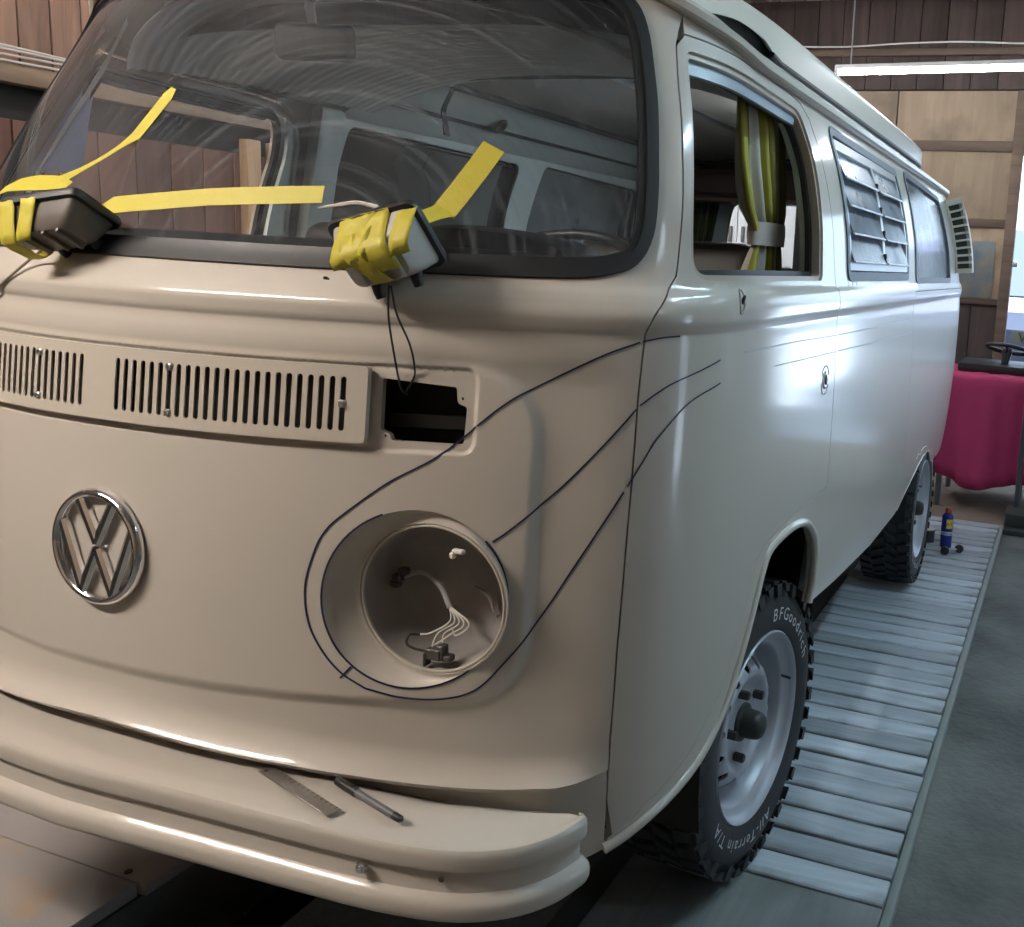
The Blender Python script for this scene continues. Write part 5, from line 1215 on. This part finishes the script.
# ---- rear wall: chipboard panels between battens, dark planks above
CHIP = wood('chipboard_panel', (.40, .30, .205), (.27, .195, .13), 'Z', .35, .8, .15, ((.22, .165, .115), 2.4)); BAT = wood('batten_brown', (.17, .115, .08), (.09, .06, .042), 'X', .6)
rows = [(2.46, 2.80), (1.88, 2.38), (1.33, 1.82)]
zz = [(2.435, 2.80, [-2.5, -1.3, -.03, .93]), (1.865, 2.36, [-2.5, -1.1, .10, .93]), (1.265, 1.805, [-2.5, -1.2, .02, .93])]
for z0, z1, xs_ in zz:
    for a, b in zip(xs_[:-1], xs_[1:]): child(wbox('panel', (a+.004, RY1-.005, z0), (b-.004, RY1+.03, z1), CHIP, None, .003), WR)
for z0, z1 in ((2.36, 2.435), (1.805, 1.865), (1.225, 1.262)): child(wbox('batten', (-2.5, RY1-.03, z0), (.93, RY1+.03, z1), BAT, None, .004), WR)
child(wbox('corner_post', (.855, RY1-.035, 0), (.935, RY1+.02, 2.80), BAT, None, .005), WR)
DKP = wood('dark_upper_plank', (.085, .055, .045), (.042, .028, .024), 'Z', .6)
x = -2.5
while x < 4.5:
    child(wbox('plank', (x+.003, RY1-.002-RND.uniform(0, .006), 2.81 if x < .93 else (2.36 if x < DX1 else .0)), (x+.197, RY1+.03, RZ), DKP, None, .002), WR); x += .2
child(wbox('purlin', (-2.5, RY1-.06, 3.05), (4.5, RY1-.002, 3.10), BAT, None, .004), WR)
LWB = wood('low_dark_board', (.075, .052, .042), (.04, .028, .024), 'Z', .5)
x = -2.5
while x < .9:
    child(wbox('board', (x+.003, RY1, 0), (min(x+.24, .93), RY1+.03, 1.222), LWB, None, .002), WR); x += .243
# glazed picture-like panel with a blue-grey tint in the third row
GP = mat('blue_grey_stain', (.12, .16, .20), .4, vscale=3, col2=(.26, .23, .17), contrast=(.42, .62))
pn = wbox('stained_sheet', (.10, RY1-.02, 1.275), (.80, RY1-.006, 1.70), GP, None, .004); tag(pn, 'blue-grey smeared sheet fixed low on the rear chipboard wall', 'sheet')
wb = child(wbox('door_hinge', (.935, RY1-.045, 1.52), (.975, RY1-.02, 1.56), STEEL, None, .006), WR)
# electric wire strung under the roof
w = tube('strung_wire', spline([(-1.6+i*.42, 5.95, 3.02+.012*math.sin(i*1.7)) for i in range(9)], 5), .006, mat('wire_pale', (.5, .48, .45), .5), None, 6); tag(w, 'pale wire strung across under the roof', 'wire')
# white cupboard in the far left corner and white sheets leaning on the left wall
E = tag(empty('white_cupboard', (-1.1, 6.2, FZ+.006)), 'white cupboard against the rear wall, seen through the van', 'cupboard')
wbox('body', (-.55, -.20, 0), (.55, .22, 2.05), mat('cupboard_white', (.72, .73, .75), .5), E, .005)
for x0, x1, hx in ((-.54, -.005, -.05), (.005, .54, .05)):
    d = wbox('door', (x0, -.222, .03), (x1, -.202, 2.02), mat('cupboard_door_white', (.75, .76, .78), .45), E, .004)
    h = wbox('handle', (hx-.012, -.245, 1.62), (hx+.012, -.222, 1.74), mat('handle_grey', (.12, .12, .13), .4), E, .004); 
for k, (y0, y1, h) in enumerate(((3.55, 4.75, 1.86), (4.80, 6.0, 1.80))):
    o = box('leaning_board', (RX0+.10, (y0+y1)/2, h/2+.0), (.018, y1-y0, h), mat('white_board', (.62, .62, .64), .6, var=.1, vscale=3), None, .003, (0, math.radians(-3), 0)); o.location.z = h/2-.012; tag(o, ('wider' if k else 'nearer')+' white board leaning on the left wall', 'board', 'white boards on the left wall'); o['label'] = 'white board leaning on the left wall, '+('far one by the corner' if k else 'near one beyond the pale posts')
# ---- fluorescent lamps
def tube_lamp(p0, p1, watts, col, label, wires=True, estr=None):
    p0, p1 = Vector(p0), Vector(p1); d = p1-p0; L = d.length; E = empty('fluorescent_lamp', tuple((p0+p1)/2), None, d.to_track_quat('X', 'Z').to_euler()); tag(E, label, 'lamp', 'tube lamps under the roof')
    wbox('fixture', (-L/2, -.022, .018), (L/2, .022, .045), mat('fixture_white', (.75, .75, .75), .4), E, .006)
    m = mat('tube_glow_'+str(len(MATS)), (1, 1, 1), .4, emit=col, estr=watts)
    tube('glow_tube', [(-L/2+.02, 0, 0), (L/2-.02, 0, 0)], .018, m, E, 12)
    for x in (-L/2+.01, L/2-.01): wbox('end_cap', (x-.012, -.018, -.018), (x+.012, .018, .022), mat('fixture_white', (.75, .75, .75), .4), E, .003)
    if wires:
        for x in (-L/2+.10, L/2-.25): tube('hanger', [(x, 0, .044), (x+.01, 0, RZ-E.location.z-.02)], .005, mat('hanger_grey', (.30, .28, .28), .6), E, 6)
    return E
tube_lamp((-.21, 5.2, 2.685), (1.55, 5.2, 2.715), 26, (.86, .92, 1.0), 'glowing tube lamp hanging before the rear wall')
tube_lamp((-1.75, -1.35, 2.75), (-.15, -1.35, 2.75), 205, (1.0, .89, .79), 'warm tube lamp before the nose of the van')
tube_lamp((2.9, 2.6, 2.9), (2.9, 4.2, 2.9), 7, (.66, .92, 1.0), 'added cold fill tube, out of view, over the far right of the garage')  # unseen tube added for cold light on the van's side
tube_lamp((2.1, .9, 3.0), (2.1, 2.4, 3.0), 92, (.60, .86, 1.0), 'added cold fill tube, out of view, over the slatted deck')  # added fill: lifts the deck and lower door from above
tube_lamp((-1.7, .8, 2.9), (-1.7, 2.4, 2.9), 34, (1.0, .90, .80), 'added warm fill tube, out of view, over the left side of the garage')  # extra tube put in to light the left wall
tube_lamp((-1.75, 3.7, 2.5), (-1.75, 5.3, 2.5), 90, (.90, .93, 1.0), 'added fill tube, out of view, over the far left corner of the garage')  # extra tube put in to brighten the white boards behind the van
tube_lamp((2.3, .2, 2.75), (3.3, .2, 2.75), 20, (.72, .86, 1.0), 'short cold tube lamp right of the cab door')
# ------------------------------------------------------------------ things at the far end
# cloth-covered ride-on machine
E = tag(empty('covered_machine', (1.0, 5.34, FZ)), 'small machine under a crimson cloth with a black steering wheel on top', 'machine')
CRIM = mat('crimson_cloth', (.46, .036, .125), .85, var=.12, vscale=8, bump=.06, bscale=160)
def cloth():
    x0, x1, y0, y1 = -.40, .42, -.36, .36; V = []; Fc = []; N = 96; zt = .865
    def per(t):
        # rounded rectangle perimeter
        P = rounded([(x0, y0), (x1, y0), (x1, y1), (x0, y1)], .05, 6); P = np.array([*P, P[0]]); d = np.concatenate([[0], np.cumsum(np.linalg.norm(np.diff(P, axis=0), axis=1))]); u = t*d[-1]
        return np.array([np.interp(u, d, P[:, 0]), np.interp(u, d, P[:, 1])])
    c = np.array([(x0+x1)/2, (y0+y1)/2])
    rows = [(.02, zt+.004), (.5, zt+.004), (.85, zt), (.96, zt-.006), (1.0, zt-.025)]
    R = []
    for f, z in rows: R.append([(*(c+(per(i/N)-c)*f), z+.004*math.sin(i*.7+f*5)) for i in range(N)])
    for j in range(1, 9):
        q = j/8; rr = []
        for i in range(N):
            t = i/N; p = per(t); wv_ = .020*q*math.sin(2*math.pi*9*t+.6)+.012*q*math.sin(2*math.pi*23*t+q); d = (p-c)/np.linalg.norm(p-c); bot = .215+.030*math.sin(2*math.pi*4*t+1.0)-.05*max(0, math.sin(2*math.pi*t*2+.3))**6
            rr.append((*(p+d*(wv_+.015*q)), (zt-.025)*(1-q)+bot*q))
        R.append(rr)
    for r in R: V += r
    for a in range(len(R)-1):
        for i in range(N): Fc.append((a*N+i, a*N+(i+1) % N, (a+1)*N+(i+1) % N, (a+1)*N+i))
    o = new_obj('cloth', mesh_from(V, Fc), E, CRIM); md = o.modifiers.new('t', 'SOLIDIFY'); md.thickness = .004
    tube('hem', [tuple(p) for p in R[-1]], .004, mat('hem_pale', (.45, .25, .25), .8), o, 5, True)
cloth()
for x, y in ((-.30, -.30), (.20, -.33), (-.30, .28), (.34, .28)): tube('leg', [(x, y, .0), (x, y, .84)], .020, mat('leg_steel_grey', (.14, .15, .16), .4, metal=.6), E, 8)
wbox('black_tray', (-.26, -.20, .872), (.42, .26, .925), BLACK, E, .01)
S = empty('steering_wheel', (.03, .0, 1.02), E, (math.radians(-14), math.radians(6), 0))
tube('wheel_rim', [(.135*math.cos(t), .135*math.sin(t), 0) for t in np.linspace(0, 2*math.pi, 40, endpoint=False)], .013, BLACK, S, 8, True)
for a in (.3, 2.8, 4.7): tube('spoke', [(0, 0, -.02), (.135*math.cos(a), .135*math.sin(a), 0)], .010, BLACK, S, 6)
lathe('wheel_hub', [(0, .004), (.030, .0), (.034, -.03), (.022, -.10)], BLACK, S, 16, 'Z'); lathe('hub_badge', [(0, .008), (.014, .006), (.014, .002)], mat('badge_red', (.45, .02, .02), .4), S, 12, 'Z')
# scrap and a trestle at the right of the deck's end
E = tag(empty('steel_stand', (1.30, 4.72, FZ)), 'dark steel stand on a flat base beside the end of the deck', 'stand')
wbox('base_plate', (-.16, -.18, .0), (.45, .16, .03), mat('stand_dark', (.05, .055, .06), .5, metal=.3), E, .004); wbox('base_box', (-.15, -.10, .03), (.45, .14, .11), mat('stand_greenish', (.035, .045, .035), .6), E, .004)
for x in (-.10, -.03): tube('upright', [(x, .10, .03), (x, .10, 1.02)], .016, mat('stand_tube', (.10, .11, .12), .4, metal=.5), E, 8)
# spray can, with the tin and the small castor by it
E = tag(empty('spray_can', (.885, 4.00, 0)), 'blue spray can with yellow emblem and red top on the deck', 'spray can')
BLUE = mat('can_blue', (.012, .02, .19), .3)
lathe('can_body', [(0, .0), (.028, .0), (.031, .004), (.031, .172), (.029, .176), (.022, .184), (.016, .187), (0, .187)], BLUE, E, 28, 'Z')
lathe('can_band', [(.0314, .070), (.0318, .072), (.0318, .088), (.0314, .090)], mat('can_band_white', (.55, .58, .75), .35), E, 28, 'Z')
lathe('spray_top', [(.0, .186), (.017, .186), (.018, .20), (.016, .212), (.010, .218), (0, .219)], mat('can_top_red', (.30, .07, .05), .45), E, 20, 'Z')
# curved emblem shield facing the camera side
def curved_patch(a0, a1, z0, z1, r, m, name):
    V = []; Fc = []; n = 8
    for k in range(n+1):
        a = a0+(a1-a0)*k/n
        for z in (z0, z1): V.append((r*math.cos(a), r*math.sin(a), z))
    for k in range(n): Fc.append((2*k, 2*k+2, 2*k+3, 2*k+1))
    return new_obj(name, mesh_from(V, Fc), E, m)
am = math.atan2(CAM[1]-4.0, CAM[0]-.885)
curved_patch(am-.15, am+1.05, .108, .158, .0317, mat('can_yellow', (.75, .60, .03), .35), 'yellow_shield'); 
VT, FT = text_data('WD', .030)
def onto_can(V, r, a_c, zc): return [(r*math.cos(a_c+v[0]/r), r*math.sin(a_c+v[0]/r), zc+v[1]) for v in V]
new_obj('can_lettering', mesh_from(onto_can(VT, .0321, am+.45, .122), FT, False), E, BLUE)
VT, FT = text_data('WD-40', .020); new_obj('can_lettering', mesh_from(onto_can(VT, .0321, am+.2, .0725), FT, False), E, BLUE)
E = tag(empty('small_tin', (.775, 4.07, 0)), 'small dark tin with a pale lid beside the spray can', 'tin')
lathe('tin_body', [(0, 0), (.040, 0), (.040, .058), (.042, .060), (.042, .066), (.0, .066)], mat('tin_dark', (.05, .04, .04), .5), E, 24, 'Z'); lathe('tin_lid', [(0, .070), (.038, .070), (.041, .067), (.041, .060)], mat('tin_lid_pale', (.50, .47, .45), .4), E, 24, 'Z')
E = tag(empty('castor', (.93, 3.86, 0)), 'small black castor pair lying in front of the spray can', 'castor')
for k, (x, y) in enumerate(((-.03, -.01), (.035, .06))): 
    o = lathe('castor_wheel', [(0, -.012), (.018, -.012), (.022, -.008), (.022, .008), (.018, .012), (0, .012)], BLACK, E, 20, 'Y'); o.location = (x, y, .0225); o.rotation_euler = (0, 0, .5*k)
tube('castor_axle', [(-.03, -.01, .022), (.035, .06, .022)], .006, STEEL, E, 8)
# ---- outdoors: yard and a parked van before the doorway
YARD = struct(wbox('trim_3', (-3, RY1+.14, -.30), (12, 30, -.06), mat('yard_gravel', (.52, .56, .62), .9, var=.15, vscale=5), None, 0))
struct(wbox('trim_4', (RX1+.14, -8, -.30), (20, RY1+.14, -.06), mat('yard_gravel', (.52, .56, .62), .9, var=.15, vscale=5), None, 0))
E = tag(empty('parked_van', (1.42, 7.7, -.06)), 'white delivery van parked outside the rear doorway', 'van')
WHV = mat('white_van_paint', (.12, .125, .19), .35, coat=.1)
def parked():
    prof = [(0.0, .28), (-.02, .55), (0, .80), (.06, 1.02), (.30, 1.14), (.55, 1.25), (.95, 1.98), (1.15, 2.12), (4.2, 2.15), (4.3, 2.05), (4.3, .28)]
    V = []; Fc = []; n = len(prof)
    for x, k in ((-.88, .0), (-.84, .02), (.84, .02), (.88, 0)):
        for y, z in prof: V.append((x*(1-.06*max(0, z-1.1)), y+(0 if abs(x) < .85 else .04), z+(k if z > 1 else 0)))
    for a in range(3):
        for i in range(n): j = (i+1) % n; Fc.append((a*n+i, a*n+j, (a+1)*n+j, (a+1)*n+i))
    Fc.append(tuple(range(n))[::-1]); Fc.append(tuple(3*n+i for i in range(n))); bm = bmesh.new(); me = mesh_from(V, Fc); bm.from_mesh(me); new_obj('body', bm_mesh(bm, 30), E, WHV)
    wbox('bumper', (-.88, -.06, .30), (.88, .05, .52), mat('bumper_grey', (.30, .32, .40), .5), E, .03)
    g_ = wbox('radiator_grille', (-.45, -.035, .60), (.45, .02, .72), BLACK, E, .01)
    for sg in (1, -1): wbox('headlight', (sg*.50, -.03, .62), (sg*.82, .05, .82), mat('headlight_glass', (.7, .72, .75), .1), E, .02)
    V = [(-.72, .595, 1.33), (.72, .595, 1.33), (.66, .93, 1.95), (-.66, .93, 1.95)]; V = [(x, y-.03, z) for x, y, z in V]; new_obj('windshield', mesh_from(V+[(x, y+.01, z) for x, y, z in V], [(0, 1, 2, 3), (7, 6, 5, 4), (0, 4, 5, 1), (1, 5, 6, 2), (2, 6, 7, 3), (3, 7, 4, 0)], False), E, mat('van_glass_dark', (.05, .06, .07), .08))
    p = wbox('number_plate', (-.50, -.075, .93), (.02, -.060, 1.04), mat('plate_ivory', (.20, .19, .13), .4), E, .003)
    VT, FT = text_data('VRT', .12); new_obj('plate_lettering', mesh_from([(v[0]*.95-.34, -.0765, v[1]+.944) for v in VT], FT, False), E, mat('plate_ink', (.03, .03, .03), .5))
    for sg in (1, -1):
        for y in (.85, 3.5):
            w = lathe('wheel', [(0, -.09), (.20, -.09), (.31, -.10), (.33, -.06), (.33, .06), (.31, .10), (.20, .09), (0, .09)], TYRE, E, 28, 'X'); w.location = (sg*.80, y, .33)
parked()
